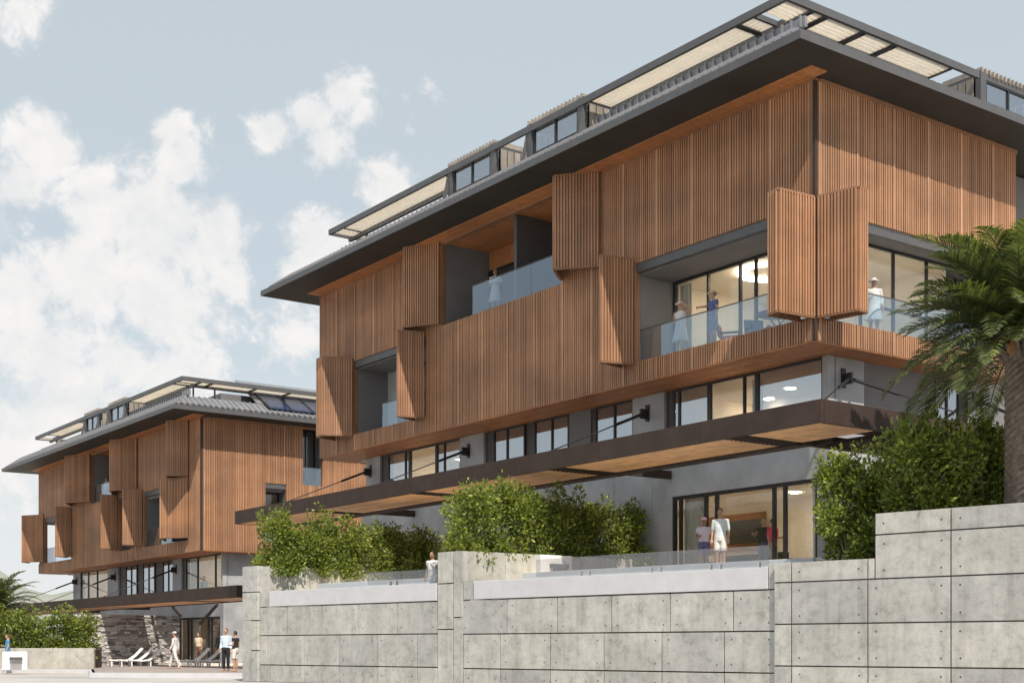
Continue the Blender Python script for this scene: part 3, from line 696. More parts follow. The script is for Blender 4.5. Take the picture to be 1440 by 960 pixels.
# ------------------------------------------------------------------ retaining wall (local x along the wall, +y towards the road)
RW = empty('retaining_wall', wall_pt(0, 0, GZ), WTHETA)
tag(RW, 'long grey concrete panel retaining wall stepping down in front of the near hotel', 'wall')
def panel_mesh(cells, y, th=.10):
    mb = MB(); g_ = .017
    for a0, a1, z0, z1 in cells: mb.box(a0 + g_, a1 - g_, y - th, y, z0 + g_ - GZ, z1 - g_ - GZ)
    return mb
def holes(cells, y):
    mb = MB(); rr = random.Random(5)
    for a0, a1, z0, z1 in cells:
        if a1 - a0 < 1.2: continue
        for a in (a0 + .22, a1 - .22):
            for z in ((z0 + .2, z1 - .2) if z1 - z0 > .7 else ((z0 + z1) / 2,)):
                n = 10; rad = .02; c = (a + rr.uniform(-.01, .01), z - GZ + rr.uniform(-.01, .01))
                ring = [(c[0] + rad * math.cos(2 * PI * k / n), y + .003, c[1] + rad * math.sin(2 * PI * k / n)) for k in range(n)]
                ring2 = [(c[0] + rad * .9 * math.cos(2 * PI * k / n), y - .03, c[1] + rad * .9 * math.sin(2 * PI * k / n)) for k in range(n)]
                mb.add(ring + ring2, [tuple(range(n))] + [(k, (k + 1) % n, n + (k + 1) % n, n + k) for k in range(n)])
    return mb
rows = [(GZ, -.44), (-.44, .56), (.56, 1.56), (1.56, 2.56), (2.56, 3.06)]
cells = []
cols = [-9.97, -7.97, -5.98, -3.98, -1.99, 0, 2.01, 4.03, 4.52]
for c0, c1 in zip(cols[:-1], cols[1:]):
    for z0, z1 in rows:
        if z0 > 2 and c0 >= 2: continue
        if z0 == 1.56 and c0 >= 2.0: z1 = 2.045
        if c0 == 0 and z0 >= 1.56:                       # the step falls inside this bay
            if z0 == 1.56: cells += [(0, 1.83, 1.56, 2.56), (1.83, 2.01, 1.56, 2.045)]
            else: cells.append((0, 1.83, 2.56, 3.06))
            continue
        cells.append((c0, c1, z0, z1))
sec = panel_mesh(cells, 0).build('upper_section', M['concrete'], RW, bevel=.004)
holes(cells, 0).build('tie_hole', M['black_metal'], sec)
bk = MB(); bk.box(-9.96, 1.80, -.35, -.03, 0.01, 3.03 - GZ); bk.box(1.801, 4.50, -.35, -.03, 0.01, 2.02 - GZ); bk.build('wall_core', M['dark_metal'], RW)
cells = []
ra = [5.78 + 1.962 * i for i in range(-1, 6)]; ra = [4.52] + [x for x in ra if x > 4.8] + [15.45]
for c0, c1 in zip(ra[:-1], ra[1:]):
    if c1 - c0 > .1: cells.append((c0, c1, .40, 1.41))
rb_ = [4.52] + [6.05 + 1.962 * i for i in range(5)] + [15.45]
for z0, z1 in ((-.62, .40), (GZ, -.62)):
    for c0, c1 in zip(rb_[:-1], rb_[1:]): cells.append((c0, c1, z0, z1))
cells.append((4.52, 4.76, 1.41, 2.045)); cells.append((15.0, 15.45, 1.41, 2.0))
sec = panel_mesh(cells, -.12).build('lower_section', M['concrete'], RW, bevel=.004)
holes(cells, -.12).build('tie_hole', M['black_metal'], sec)
cells = []
rc = [16.55, 18.44, 20.32, 22.22, 24.13, 25.72]; rd = [16.55, 17.5, 19.4, 21.3, 23.2, 25.1, 25.72]
for c0, c1 in zip(rc[:-1], rc[1:]): cells.append((c0, c1, .42, 1.41))
for z0, z1 in ((-.6, .42), (GZ, -.6)):
    for c0, c1 in zip(rd[:-1], rd[1:]): cells.append((c0, c1, z0, z1))
cells.append((25.2, 25.72, 1.41, 1.98))
sec = panel_mesh(cells, -.12).build('lower_section', M['concrete'], RW, bevel=.004)
holes(cells, -.12).build('tie_hole', M['black_metal'], sec)
bk = MB(); bk.box(4.53, 25.69, -.42, -.15, 0.01, 1.39 - GZ); bk.build('wall_core', M['dark_metal'], RW)
cells = [(15.45, 15.85, .9, 2.9), (15.85, 16.55, 1.93, 2.9), (15.85, 16.55, .55, 1.93), (15.45, 15.85, GZ, .9), (15.85, 16.55, GZ, .55)]
pm = panel_mesh(cells, -.10, .45); pm.build('pier', M['concrete'], RW, bevel=.004)
cells = [(25.72, 26.64, 1.95, 2.88), (25.72, 26.64, .95, 1.95), (25.72, 26.64, -.1, .95), (25.72, 26.64, GZ, -.1)]
pm = panel_mesh(cells, -.02, .55); pm.build('pier', M['concrete'], RW, bevel=.004)
# side return at the far end, running back to the building
def back_wall(w, length, z1, label, z0=GZ, th=.22, name='planter_wall', jo=1.25):
    p = wall_pt(w, .58, z0); r = empty(name, p, THETA)
    tag(r, label, 'wall', 'planter side walls')
    mb = MB(); a = 0.0
    while a < length - .05:
        b = min(a + jo, length); mb.box(a + .006, b - .006, -.0, th, 0, z1 - z0); a = b
    mb.build('wall_panels', M['cream_concrete'], r, bevel=.004); return r
back_wall(15.55, 6.4, 2.9, 'sunlit cream concrete planter wall carrying the right hedge and the white spout block', GZ)
back_wall(25.85, 7.6, 2.88, 'cream concrete planter wall below the left hedge beside the far white coping', GZ, jo=1.05)
sl_ = [wall_pt(26.45, .3), wall_pt(26.45, .3) + Vector((dR[0] * 14, dR[1] * 14, 0))]
mb = MB(); q = sl_[0]; mb.obox((q.x, q.y, GZ), (dR[0] * 14, dR[1] * 14, 0), (dW[0] * .18, dW[1] * .18, 0), (0, 0, 2.85 - GZ))
mb.build('end_return', M['concrete'], RW).matrix_parent_inverse = RW.matrix_world.inverted() if False else Matrix.Identity(4)
eo = RW.children[-1]
bpy.context.view_layer.update(); eo.matrix_parent_inverse = RW.matrix_world.inverted()
# planter beds
def bed(w, off, length, width, z, name='planter_bed'):
    p = wall_pt(w, .5); o = p + Vector((dL[0] * off, dL[1] * off, 0))
    mb = MB(); mb.obox((o.x, o.y, 2.299), (dR[0] * length, dR[1] * length, 0), (dL[0] * width, dL[1] * width, 0), (0, 0, z - 2.299)); structure(mb.build(name, M['soil']))
bed(15.55, .24, 6.4, 1.0, 2.78); bed(25.85, .24, 7.4, .5, 2.78)
p = wall_pt(-8.5, .36); mb = MB(); mb.obox((p.x, p.y, 2.3), (dW[0] * 10.1, dW[1] * 10.1, 0), (dW[1] * 3.2, -dW[0] * 3.2, 0), (0, 0, .68)); structure(mb.build('planter_bed', M['soil']))

# ------------------------------------------------------------------ plunge pools with white coping, glass fence, spout blocks
def pool(w0, w1, label):
    r = empty('plunge_pool', wall_pt(0, 0, GZ), WTHETA); tag(r, label, 'pool', 'plunge pools behind the retaining wall')
    mb = MB(); y = -.10
    mb.box(w0, w1, y - .28, y, 1.425 - GZ, 1.96 - GZ)
    mb.box(w0, w0 + .25, y - 2.1, y - .282, 1.425 - GZ, 1.96 - GZ); mb.box(w1 - .25, w1, y - 2.1, y - .282, 1.425 - GZ, 1.96 - GZ)
    mb.box(w0, w1, y - 2.2, y - 2.102, 1.425 - GZ, 2.29 - GZ)
    mb.build('coping', M['coping'], r, bevel=.012)
    wt = MB(); wt.box(w0 + .251, w1 - .251, y - 2.1, y - .283, 1.43 - GZ, 1.93 - GZ); wt.build('pool_water', M['water'], r)
    return r
pool(4.77, 14.98, 'near plunge pool with long white marble coping below the terrace glass')
pool(16.6, 25.15, 'far plunge pool with white marble coping between the two concrete piers')
def fence(w0, w1, z0, z1, label, y=-.24, spig=()):
    r = empty('glass_fence', wall_pt(0, 0, GZ), WTHETA); tag(r, label, 'glass fence', 'frameless glass fences on the pools')
    mb = MB(); n = max(1, round((w1 - w0) / 1.6)); st = (w1 - w0) / n
    for i in range(n): mb.box(w0 + i * st + .012, w0 + (i + 1) * st - .012, y - .008, y + .008, z0 - GZ + .05, z1 - GZ)
    mb.build('glass_panel', M['fence_glass'], r)
    for s in spig:
        q = MB(); q.box(s - .028, s + .028, y - .05, y + .05, z0 - GZ, z0 - GZ + .14); q.build('spigot', M['chrome'], r, bevel=.008)
    return r
fence(4.8, 12.6, 1.96, 2.50, 'low tinted glass fence with steel spigots on the near white coping', spig=(10.6, 10.9, 8.15, 8.45, 6.25, 6.55, 5.1))
fence(16.7, 20.0, 1.96, 2.40, 'short glass fence on the far white coping beside the concrete pier', spig=(18.6, 18.9))
def spout(loc, rz, label, w=1.0, h=.85):
    r = empty('fountain_block', loc, rz); tag(r, label, 'fountain', 'white water spout blocks')
    mb = MB(); mb.box(-w / 2, w / 2, -.3, 0, 0, h); mb.build('block', M['white_paint'], r, bevel=.012)
    sp = MB(); sp.box(-w * .22, w * .30, -.46, -.302, h * .56, h * .70); sp.build('spout', M['grey_metal'], r, bevel=.006)
    wa = MB(); wa.box(-w * .20, w * .28, -.445, -.43, .0, h * .56); wa.build('water_sheet', M['fence_glass'], r)
    return r
pb = wall_pt(15.55, .58) + Vector((dR[0] * 3.0, dR[1] * 3.0, 0))
spout((pb.x, pb.y, 1.961), THETA, 'white fountain block with grey spout against the sunlit planter wall', 1.25, .92)
p = at(21, 61); spout((p.x, p.y, -1.0), .35, 'white fountain block with grey spout at the far left edge of the plaza', 1.05, .82)

# ------------------------------------------------------------------ plants
def leaf_quad(mb, c, nrm, d, ln, wd):
    x = d.cross(nrm).normalized(); n2 = x.cross(d)
    mid = c + d * ln * .45
    mb.add([c, mid + x * wd - n2 * wd * .25, c + d * ln, mid - x * wd - n2 * wd * .25], [(0, 1, 2), (0, 2, 3)])
def shrub_meshes(seed, rx, ry, h, n, ls, flat=.0):
    rr = random.Random(seed); mb = MB(); lumps = []
    for i in range(15):
        a = rr.uniform(0, 2 * PI); q = rr.uniform(.12, .66); z = rr.uniform(.1, .82)
        lumps.append((Vector((math.cos(a) * rx * q, math.sin(a) * ry * q, h * z)), rr.uniform(.26, .46) * min(rx, ry) * (1.15 - .45 * abs(z - .5))))
    for i in range(6):                                   # skirts of leaves near the ground
        a = rr.uniform(0, 2 * PI); lumps.append((Vector((math.cos(a) * rx * .45, math.sin(a) * ry * .45, h * rr.uniform(.06, .2))), .30 * min(rx, ry)))
    for i in range(13):                                  # loose shoots at the top and sides
        a = rr.uniform(0, 2 * PI); q = rr.uniform(.1, .85); zz = rr.uniform(.55, 1.0) if q < .6 else rr.uniform(.25, .75)
        lumps.append((Vector((math.cos(a) * rx * q, math.sin(a) * ry * q, h * zz)), rr.uniform(.12, .22) * min(rx, ry)))
    tot = sum(r ** 2 for _, r in lumps)
    for c, r in lumps:
        for k in range(int(n * r * r / tot)):
            d = Vector((rr.gauss(0, 1), rr.gauss(0, 1), rr.gauss(0, 1))).normalized()
            q = r * (rr.random() ** .45) * rr.uniform(.85, 1.25)
            p = c + Vector((d.x, d.y, d.z * (1.15 if r > .3 else 1.7))) * q
            if p.z < .02: continue
            nd = (d + Vector((rr.uniform(-.8, .8), rr.uniform(-.8, .8), rr.uniform(-.4, .9)))).normalized()
            up = (d * .5 + Vector((rr.uniform(-.7, .7), rr.uniform(-.7, .7), rr.uniform(.0, 1.0)))).normalized()
            if abs(nd.dot(up)) > .97: continue
            l = ls * rr.uniform(.7, 1.35); leaf_quad(mb, p, up, nd, l, l * .31)
    st = MB()
    for i in range(22):                                  # stray twigs standing out of the crown
        c, r = lumps[rr.randrange(len(lumps))]
        d = Vector((rr.gauss(0, .7), rr.gauss(0, .7), rr.uniform(.15, 1.3))).normalized(); p0 = c + d * r * .8; L = rr.uniform(.18, .42)
        bend = Vector((rr.uniform(-.1, .1), rr.uniform(-.1, .1), .06)); p1 = p0 + d * L + bend
        st.tube([p0 - d * r * .5, p0, p1], [.008, .006, .003], 5)
        for k in range(10):
            q = p0.lerp(p1, (k + .5) / 10); nd = (d * .6 + Vector((rr.gauss(0, .8), rr.gauss(0, .8), rr.gauss(0, .5)))).normalized(); l = ls * rr.uniform(.55, 1.1)
            leaf_quad(mb, q, Vector((rr.uniform(-.4, .4), rr.uniform(-.4, .4), 1)).normalized(), nd, l, l * .3)
    for i in range(7):
        c, r = lumps[i * 2]; b = Vector((rr.uniform(-.12, .12), rr.uniform(-.12, .12), 0))
        m = (b + c) / 2 + Vector((rr.uniform(-.08, .08), rr.uniform(-.08, .08), .1))
        st.tube([b, m, c], [.022, .016, .008], 6)
    return mb, st
def shrub(loc, seed, rx, ry, h, n, ls, label, group, rz=0.0):
    r = empty('shrub', loc, rz); tag(r, label, 'shrub', group)
    mb, st = shrub_meshes(seed, rx, ry, h, n, ls)
    mb.build('foliage', M['leaf'], r); st.build('stem', M['stem'], r, smooth=True); return r
ORD = ['first', 'second', 'third', 'fourth', 'fifth', 'sixth', 'seventh']
G2 = 'shrubs of the hedge on the planter wall with the white spout block'
for i in range(6):
    p = wall_pt(15.55, .58) + Vector((dR[0] * (.45 + 1.28 * i) + dL[0] * .72, dR[1] * (.45 + 1.28 * i) + dL[1] * .72, 0))
    shrub((p.x, p.y, 2.5), 20 + i, 1.15, 1.1, 2.55 - .05 * i + .15 * (i % 2), 6600, .115, '%s shrub from the road in the hedge above the white spout block' % ORD[i], G2, i * 1.3)
G1 = 'shrubs of the hedge on the planter wall beside the far pool'
for i in range(6):
    p = wall_pt(25.85, .58) + Vector((dR[0] * (.5 + 1.3 * i) + dL[0] * .35, dR[1] * (.5 + 1.3 * i) + dL[1] * .35, 0))
    shrub((p.x, p.y, 2.55), 40 + i, 1.15, 1.1, 2.3 - .10 * i + .12 * (i % 2), 6000, .118, '%s shrub from the road in the hedge above the far pool' % ORD[i], G1, i * 2.1)
G3 = 'shrubs on top of the retaining wall'
p = at(1308, 31.4); shrub((p.x, p.y, 2.98), 61, 1.5, 1.3, 2.62, 12000, .115, 'big round shrub with pale bare stems on top of the high wall', G3)
p = at(1392, 31.6); shrub((p.x, p.y, 2.98), 62, 1.0, 1.0, 2.2, 6200, .115, 'shrub squeezed between the big round shrub and the palm trunk', G3)
p = at(1352, 32.9); shrub((p.x, p.y, 2.9), 64, 1.3, 1.1, 2.4, 6500, .115, 'darker shrub half hidden behind the big round shrub', G3)
p = at(1192, 32.6); shrub((p.x, p.y, 2.0), 63, 1.02, .95, 2.75, 8200, .115, 'yellowish shrub on the low step of the wall beside the glazing', G3)
p = at(1248, 33.2); shrub((p.x, p.y, 2.2), 65, .9, .9, 2.5, 4500, .125, 'dark shrub tucked behind the wall step', G3)
G4 = 'shrubs of the low hedge left of the stone wall'
for i in range(7):
    p = at(-14 + i * 22.5, 66.5 + (i % 2) * .3)
    shrub((p.x, p.y, -.55), 80 + i, .72, .7, 2.35 + .12 * ((i * 2) % 3), 1900, .15, '%s shrub from the left in the far low hedge' % ORD[i], G4, i)
lw = MB(); a, b = at(-60, 64.6), at(133, 65.2)
lw.beam((a.x, a.y, -.52), (b.x, b.y, -.52), .3, 1.0); o = lw.build('garden_wall', M['cream_concrete'], bevel=.01)
tag(o, 'low beige garden wall under the far low hedge', 'wall')
lw = MB(); a, b = at(-60, 66.6), at(133, 67.2); lw.beam((a.x, a.y, -.55), (b.x, b.y, -.55), 3.4, .9); structure(lw.build('planter_bed', M['soil']))
# dry stone wall in front of the far block
SWR = empty('stone_wall', (0, 0, 0)); tag(SWR, 'rough dry stacked stone wall under the far canopy', 'wall')
org = backC + Vector((dL[0] * 6.95 + dR[0] * 1.6, dL[1] * 6.95 + dR[1] * 1.6, 0))
SWR.location = (org.x, org.y, -1.0); SWR.rotation_euler = (0, 0, THETA)
mb = MB(); rr = random.Random(11); z = 0.0
while z < 2.85:
    h = rr.uniform(.07, .17); x = -6.3 + rr.uniform(0, .2)
    while x < 0:
        l = rr.uniform(.16, .6); y = rr.uniform(-.07, .06)
        j = [rr.uniform(-.02, .02) for _ in range(8)]
        mb.add([(x + j[0], y + j[1], z), (min(x + l, .02) - .012, y + j[2], z + j[3]), (min(x + l, .02), .5, z), (x, .5, z), (x + j[4], y + j[5] + .02, z + h - .012), (min(x + l, .02) - .012, y + j[6], z + h - .012 + j[7] * .5), (min(x + l, .02), .5, z + h), (x, .5, z + h)], MB.BF)
        x += l
    z += h
mb.build('stones', M['stone'], SWR)
mb = MB(); mb.box(-6.25, -.02, .08, .55, 0, 2.8); mb.build('wall_core', M['dark_plaster'], SWR)

def palm(loc, trunk_h, r0, r1, nf, fl, label, seed, leaflets=54, lw=.024):
    rr = random.Random(seed); r = empty('palm_tree', loc); tag(r, label, 'palm tree')
    tr = MB(); n = 18; rings = int(trunk_h / .075); vs = []; fs = []
    for i in range(rings + 1):
        z = trunk_h * i / rings; q = r0 + (r1 - r0) * (i / rings)
        for k in range(n):
            st = (.035 if (k + i) % 2 else -.01) + rr.uniform(-.012, .012)
            a = 2 * PI * k / n; vs.append((math.cos(a) * (q + st), math.sin(a) * (q + st), z + rr.uniform(-.01, .01)))
    for i in range(rings):
        for k in range(n): fs.append((i * n + k, i * n + (k + 1) % n, (i + 1) * n + (k + 1) % n, (i + 1) * n + k))
    tr.add(vs, fs); tr.build('trunk', M['palm_bark'], r)
    bs = MB()                                            # old leaf bases under the crown
    for i in range(46):
        a = i * 2.4; z = trunk_h - .75 + .8 * i / 46; q = r1 * .95
        c = Vector((math.cos(a) * q, math.sin(a) * q, z)); o_ = Vector((math.cos(a), math.sin(a), 1.3)).normalized()
        bs.tube([c, c + o_ * .22, c + o_ * .38 + Vector((math.cos(a) * .06, math.sin(a) * .06, 0))], [.075, .055, .03], 6)
    bs.build('leaf_bases', M['fruit'] if False else M['palm_bark'], r)
    cr = MB(); top = Vector((0, 0, trunk_h))
    for i in range(nf):
        az = i * 2.39996 + rr.uniform(-.2, .2); el = math.radians(84 - 98 * (i / nf) ** .9 + rr.uniform(-7, 7)); L = fl * rr.uniform(.85, 1.12)
        pts = []; p = top + Vector((math.cos(az) * r1 * .5, math.sin(az) * r1 * .5, .12 - .4 * i / nf)); e = el; step = L / 14
        bend = rr.uniform(.045, .075) * (1.25 - .5 * i / nf)
        for k in range(15):
            pts.append(p.copy()); d = Vector((math.cos(az) * math.cos(e), math.sin(az) * math.cos(e), math.sin(e))); p = p + d * step; e -= bend * (1 + k * .05)
        cr.tube(pts, [.030 - .0018 * k for k in range(15)], 5)
        side0 = Vector((-math.sin(az), math.cos(az), 0))
        for k in range(leaflets):
            f = (k + .5) / leaflets; f2 = .1 + .9 * f; j = f2 * 14; j0 = min(int(j), 13); c = pts[j0].lerp(pts[j0 + 1], j - j0)
            d = (pts[j0 + 1] - pts[j0]).normalized(); upv = side0.cross(d).normalized()
            if upv.z < 0: upv = -upv
            ll = fl * .175 * math.sin(PI * min(1, f * .9 + .13)) ** .6 * rr.uniform(.85, 1.1) + .05
            for sgn in (-1, 1):
                q = (side0 * sgn * .8 + d * (.55 + .4 * f) + upv * rr.uniform(.15, .5)).normalized()
                q2 = (q + Vector((0, 0, -.42))).normalized(); x = q.cross(upv).normalized() * lw
                m = c + q * ll * .55; t_ = m + q2 * ll * .5
                cr.add([c - x * .4, c + x * .4, m + x, m - x, t_], [(0, 1, 2, 3), (3, 2, 4)])
    cr.build('crown', M['frond'], r)
    fr = MB()
    for i in range(16):
        a = i * 2.4 + .4; e = rr.uniform(-.1, .7); q = Vector((math.cos(a), math.sin(a), e)).normalized(); L = rr.uniform(.35, .75)
        b = top + Vector((math.cos(a) * r1 * .7, math.sin(a) * r1 * .7, -.12)); m = b + q * L * .6; t_ = b + q * L + Vector((0, 0, -.22))
        fr.tube([b, m, t_], [.035, .02, .012], 6)
        for k in range(9):
            w = Vector((rr.uniform(-.13, .13), rr.uniform(-.13, .13), rr.uniform(-.38, -.1))); fr.tube([m.lerp(t_, rr.random()), t_ + w * .5, t_ + w], [.009, .007, .012], 4)
    fr.build('fruit_stalk', M['fruit'], r, smooth=True)
    return r
p = at(1435, 30.4)
palm((p.x, p.y, 2.98), 4.15, .33, .30, 116, 3.0, 'tall date palm with shaggy trunk at the right end of the high wall', 4)
p = at(-2, 80)
palm((p.x, p.y, -1.0), 3.4, .32, .3, 56, 2.7, 'feathery palm behind the far low hedge at the left edge', 9, 30, .035)

# ------------------------------------------------------------------ people
def person(px, Y, z, facing, label, hgt=1.72, arms=('down', 'down'), top=None, bottom=None, kind='trousers', hair='dark', hat=None, skin='skin', walk=0.0, hairlen=0.0, stoop=0.0, sleeves=.5):
    r = empty('person', at(px, Y, z), facing); tag(r, label, 'person'); s = hgt / 1.72
    V = lambda x, y, zz: (x, y, zz)
    b = MB(); hands = MB()
    b.loft([(0, 0, .86, .13, .10), (0, 0, .94, .165, .115), (0, .005, 1.06, .135, .095), (0, .01, 1.22, .155, .105), (0, 0, 1.36, .165, .095), (0, -.01, 1.42, .12, .075), (0, -.01, 1.47, .06, .058), (0, .0, 1.54, .052, .054)], 16)
    legs = []
    for sg in (-1, 1):
        w = walk * sg
        hip = V(.088 * sg, 0, .9); knee = V(.095 * sg, .02 + w * .22 + (.04 if walk else 0), .49 + abs(walk) * .01); ank = V(.095 * sg, w * .42 - (.0 if w > 0 else abs(walk) * .05), .085 + (.03 * abs(walk) if w < 0 else 0))
        legs.append((hip, knee, ank))
        b.tube([hip, V((hip[0] + knee[0]) / 2, (hip[1] + knee[1]) / 2 + .01, .7), knee, V(knee[0], (knee[1] + ank[1]) / 2 - .015, .34), ank], [.088, .074, .054, .053, .036], 12)
        b.tube([V(ank[0], ank[1] - .05, .045), V(ank[0] + .005 * sg, ank[1] + .06, .04), V(ank[0] + .015 * sg, ank[1] + .17, .025)], [.038, .042, .028], 10, sq=(1, .8))
    AR = []
    for sg, pose in zip((-1, 1), arms):
        sh = Vector((.175 * sg, -.005, 1.385))
        el, wr = {'down': ((.225, -.03, 1.12), (.235, .05, .885)), 'bent': ((.235, -.02, 1.12), (.13, .2, 1.13)), 'up': ((.36, .05, 1.45), (.13, .12, 1.66)),
                  'out': ((.42, .06, 1.36), (.68, .12, 1.40)), 'fwd': ((.22, .18, 1.18), (.20, .42, 1.22)), 'hip': ((.33, -.08, 1.16), (.17, .03, .99))}[pose]
        el = Vector((el[0] * sg, el[1] + walk * -.05 * sg, el[2])); wr = Vector((wr[0] * sg, wr[1] - walk * .14 * sg, wr[2])); AR.append((sh, el, wr))
        b.tube([sh, sh.lerp(el, .5), el, el.lerp(wr, .45), wr], [.058, .047, .038, .036, .026], 10)
        d = (wr - el).normalized(); sx = d.cross(Vector((0, 1, .2))).normalized(); up = sx.cross(d)
        pc = wr + d * .055; b.tube([wr, pc, pc + d * .035], [.028, .038, .034], 8, sq=(1, .6))
        for k in range(4):
            o_ = pc + d * .035 + sx * (k - 1.5) * .019; ln = (.062, .075, .07, .055)[k]
            b.tube([o_, o_ + d * ln * .55, o_ + d * ln * .85 - up * ln * .3], [.0095, .009, .008], 6)
        o_ = pc - sx * .03 * 1; b.tube([o_ - d * .02, o_ - sx * .022 + d * .02, o_ - sx * .03 + d * .05], [.012, .0105, .009], 6)
    hc = Vector((0, .02, 1.615)); b.ball(hc, (.074, .092, .115), 16); b.ball(hc + Vector((0, .022, -.055)), (.055, .065, .06), 12)
    b.tube([hc + Vector((0, .085, .02)), hc + Vector((0, .108, -.022))], [.012, .017], 6)
    for sg in (-1, 1): b.ball(hc + Vector((.075 * sg, -.005, -.005)), (.012, .02, .03), 8)
    body = b.build('body', M[skin], r)
    md = body.modifiers.new('skin', 'REMESH'); md.mode = 'VOXEL'; md.voxel_size = .011; md.use_smooth_shade = True
    sm = body.modifiers.new('relax', 'SMOOTH'); sm.iterations = 2; sm.factor = .4
    e = MB()
    for sg in (-1, 1): e.ball(hc + Vector((.03 * sg, .083, .012)), (.013, .012, .008), 8)
    e.build('eyes', HAIR['dark'], r)
    mo = MB(); mo.ball(hc + Vector((0, .088, -.058)), (.022, .01, .007), 8); mo.build('mouth', cloth((.35, .12, .10)), r)
    hm = MB(); secs = []
    hm.ball(hc + Vector((0, -.022, .028)), (.083, .088, .105), 16)
    if hairlen: hm.loft([(0, -.045, 1.64 - hairlen, .05, .03), (0, -.06, 1.60 - hairlen * .4, .08, .045), (0, -.05, 1.64, .082, .06)], 12)
    hm.build('hair', HAIR[hair], r, smooth=True)
    if hat:
        h = MB(); brim = .17 if hat[1] == 'wide' else .088
        h.loft([(0, .015, 1.665, .092, .105), (0, .012, 1.72, .085, .095), (0, .01, 1.755, .05, .06)], 16)
        if hat[1] == 'wide': h.loft([(0, .015, 1.658, brim, brim + .01), (0, .015, 1.672, brim * .98, brim)], 20)
        else: h.loft([(0, .10, 1.655, .07, .085), (0, .09, 1.672, .075, .09)], 14)
        h.build('hat', cloth(hat[0]), r, smooth=True)
    if top is not None:
        t = MB()
        t.loft([(0, 0, .93, .18, .13), (0, .005, 1.06, .158, .117), (0, .01, 1.22, .174, .122), (0, 0, 1.36, .185, .112), (0, -.008, 1.42, .135, .09), (0, -.01, 1.445, .085, .075)], 18)
        for sh, el, wr in AR:
            if sleeves <= 0: continue
            tgt = sh.lerp(el, min(1, sleeves * 2)) if sleeves <= .5 else el.lerp(wr, (sleeves - .5) * 2)
            pts = [sh - Vector((sh.x * .3, 0, .01)), sh + Vector((0, 0, .004)), sh.lerp(el, .4)] + ([el] if sleeves > .5 else []) + [tgt]
            t.tube(pts, [.078, .076, .064] + ([.054] if sleeves > .5 else []) + [.05], 10)
        o = t.build('shirt', cloth(top), r); m2 = o.modifiers.new('fold', 'REMESH'); m2.mode = 'VOXEL'; m2.voxel_size = .014; m2.use_smooth_shade = True
    if bottom is not None:
        t = MB()
        if kind in ('dress', 'skirt'):
            t.loft([(0, .0, .50, .27, .22), (0, 0, .75, .215, .17), (0, 0, .95, .178, .132), (0, .004, 1.07, .15, .112)], 20)
        else:
            t.loft([(0, 0, .82, .178, .122), (0, 0, .93, .184, .135), (0, 0, 1.03, .155, .118)], 16)
            for hip, knee, ank in legs:
                h_, k_, a_ = Vector(hip), Vector(knee), Vector(ank)
                if kind == 'shorts': t.tube([h_, h_.lerp(k_, .5), k_ + Vector((0, 0, .06))], [.10, .095, .088], 12, cap=False)
                else: t.tube([h_, h_.lerp(k_, .5), k_, k_.lerp(a_, .5), a_ + Vector((0, 0, .02))], [.10, .088, .07, .068, .06], 12, cap=False)
        o = t.build({'dress': 'dress', 'skirt': 'skirt', 'shorts': 'shorts'}.get(kind, 'trousers'), cloth(bottom), r)
        m2 = o.modifiers.new('fold', 'REMESH'); m2.mode = 'VOXEL'; m2.voxel_size = .014; m2.use_smooth_shade = True
    if walk or kind == 'trousers':
        pass
    r.scale = (s, s, s)
    return r
def on_building(C, s, t): return Vector((C.x + s * dL[0] + t * dR[0], C.y + s * dL[1] + t * dR[1], 0))
def bpx(px, C, t):
    u = (px - HX) / FPX; x, y = C.x + t * dR[0], C.y + t * dR[1]; a = (x - u * y) / (u * dL[1] - dL[0]); return y + a * dL[1]
WHITE = (.66, .65, .645)
person(957, bpx(957, mainC, .5), 9.07, 2.7, 'person in a white dress on the corner balcony shading their eyes', 1.74, ('up', 'bent'), WHITE, WHITE, 'dress', 'brown', ((.75, .7, .6), 'wide'), sleeves=0)
person(1003, bpx(1003, mainC, .5), 9.07, 1.9, 'person in a blue top on the corner balcony pointing with an outstretched arm', 1.78, ('down', 'out'), (.10, .13, .30), (.16, .22, .36), 'shorts', 'brown', ((.6, .5, .36), 'wide'), sleeves=.2)
person(697, bpx(697, mainC, .5), 12.39, 2.9, 'person in white at the glass of the upper balcony', 1.72, ('bent', 'bent'), WHITE, WHITE, 'skirt', 'brown', None, 'skin_tan', hairlen=.1, sleeves=.3)
person(1013, 40.6, 2.30, 2.75, 'person in a white T-shirt and white shorts standing on the pool terrace', 1.86, ('down', 'down'), (.72, .80, .84), (.80, .79, .76), 'shorts', 'dark', None, 'skin', sleeves=.45)
person(990, 41.4, 2.30, 2.9, 'person with a pale pink cap and lilac top beside the person in the white T-shirt', 1.66, ('down', 'bent'), (.66, .60, .74), (.12, .13, .25), 'shorts', 'brown', ((.80, .55, .62), 'cap'), 'skin_tan', sleeves=.25)
person(1074, 42.6, 2.33, 2.6, 'person in a white and black top with orange belt at the terrace door', 1.74, ('down', 'fwd'), (.03, .03, .035), (.10, .12, .18), 'trousers', 'dark', None, 'skin', sleeves=.2)
person(1087, 42.2, 2.33, -2.4, 'person in a bright pink top next to the terrace door', 1.68, ('bent', 'down'), (.75, .07, .13), (.55, .55, .58), 'trousers', 'dark', None, 'skin', sleeves=.4)
person(608, 43.6, 1.42, 2.6, 'person with dark hair and white top in the far pool', 1.66, ('down', 'down'), WHITE, WHITE, 'dress', 'dark', None, 'skin_tan', hairlen=.22, sleeves=.2)
person(1229, 39.6, 9.07, 3.0, 'person in white behind the glass on the sunny short side balcony', 1.70, ('down', 'bent'), WHITE, WHITE, 'dress', 'white', (WHITE, 'wide'), sleeves=.8)
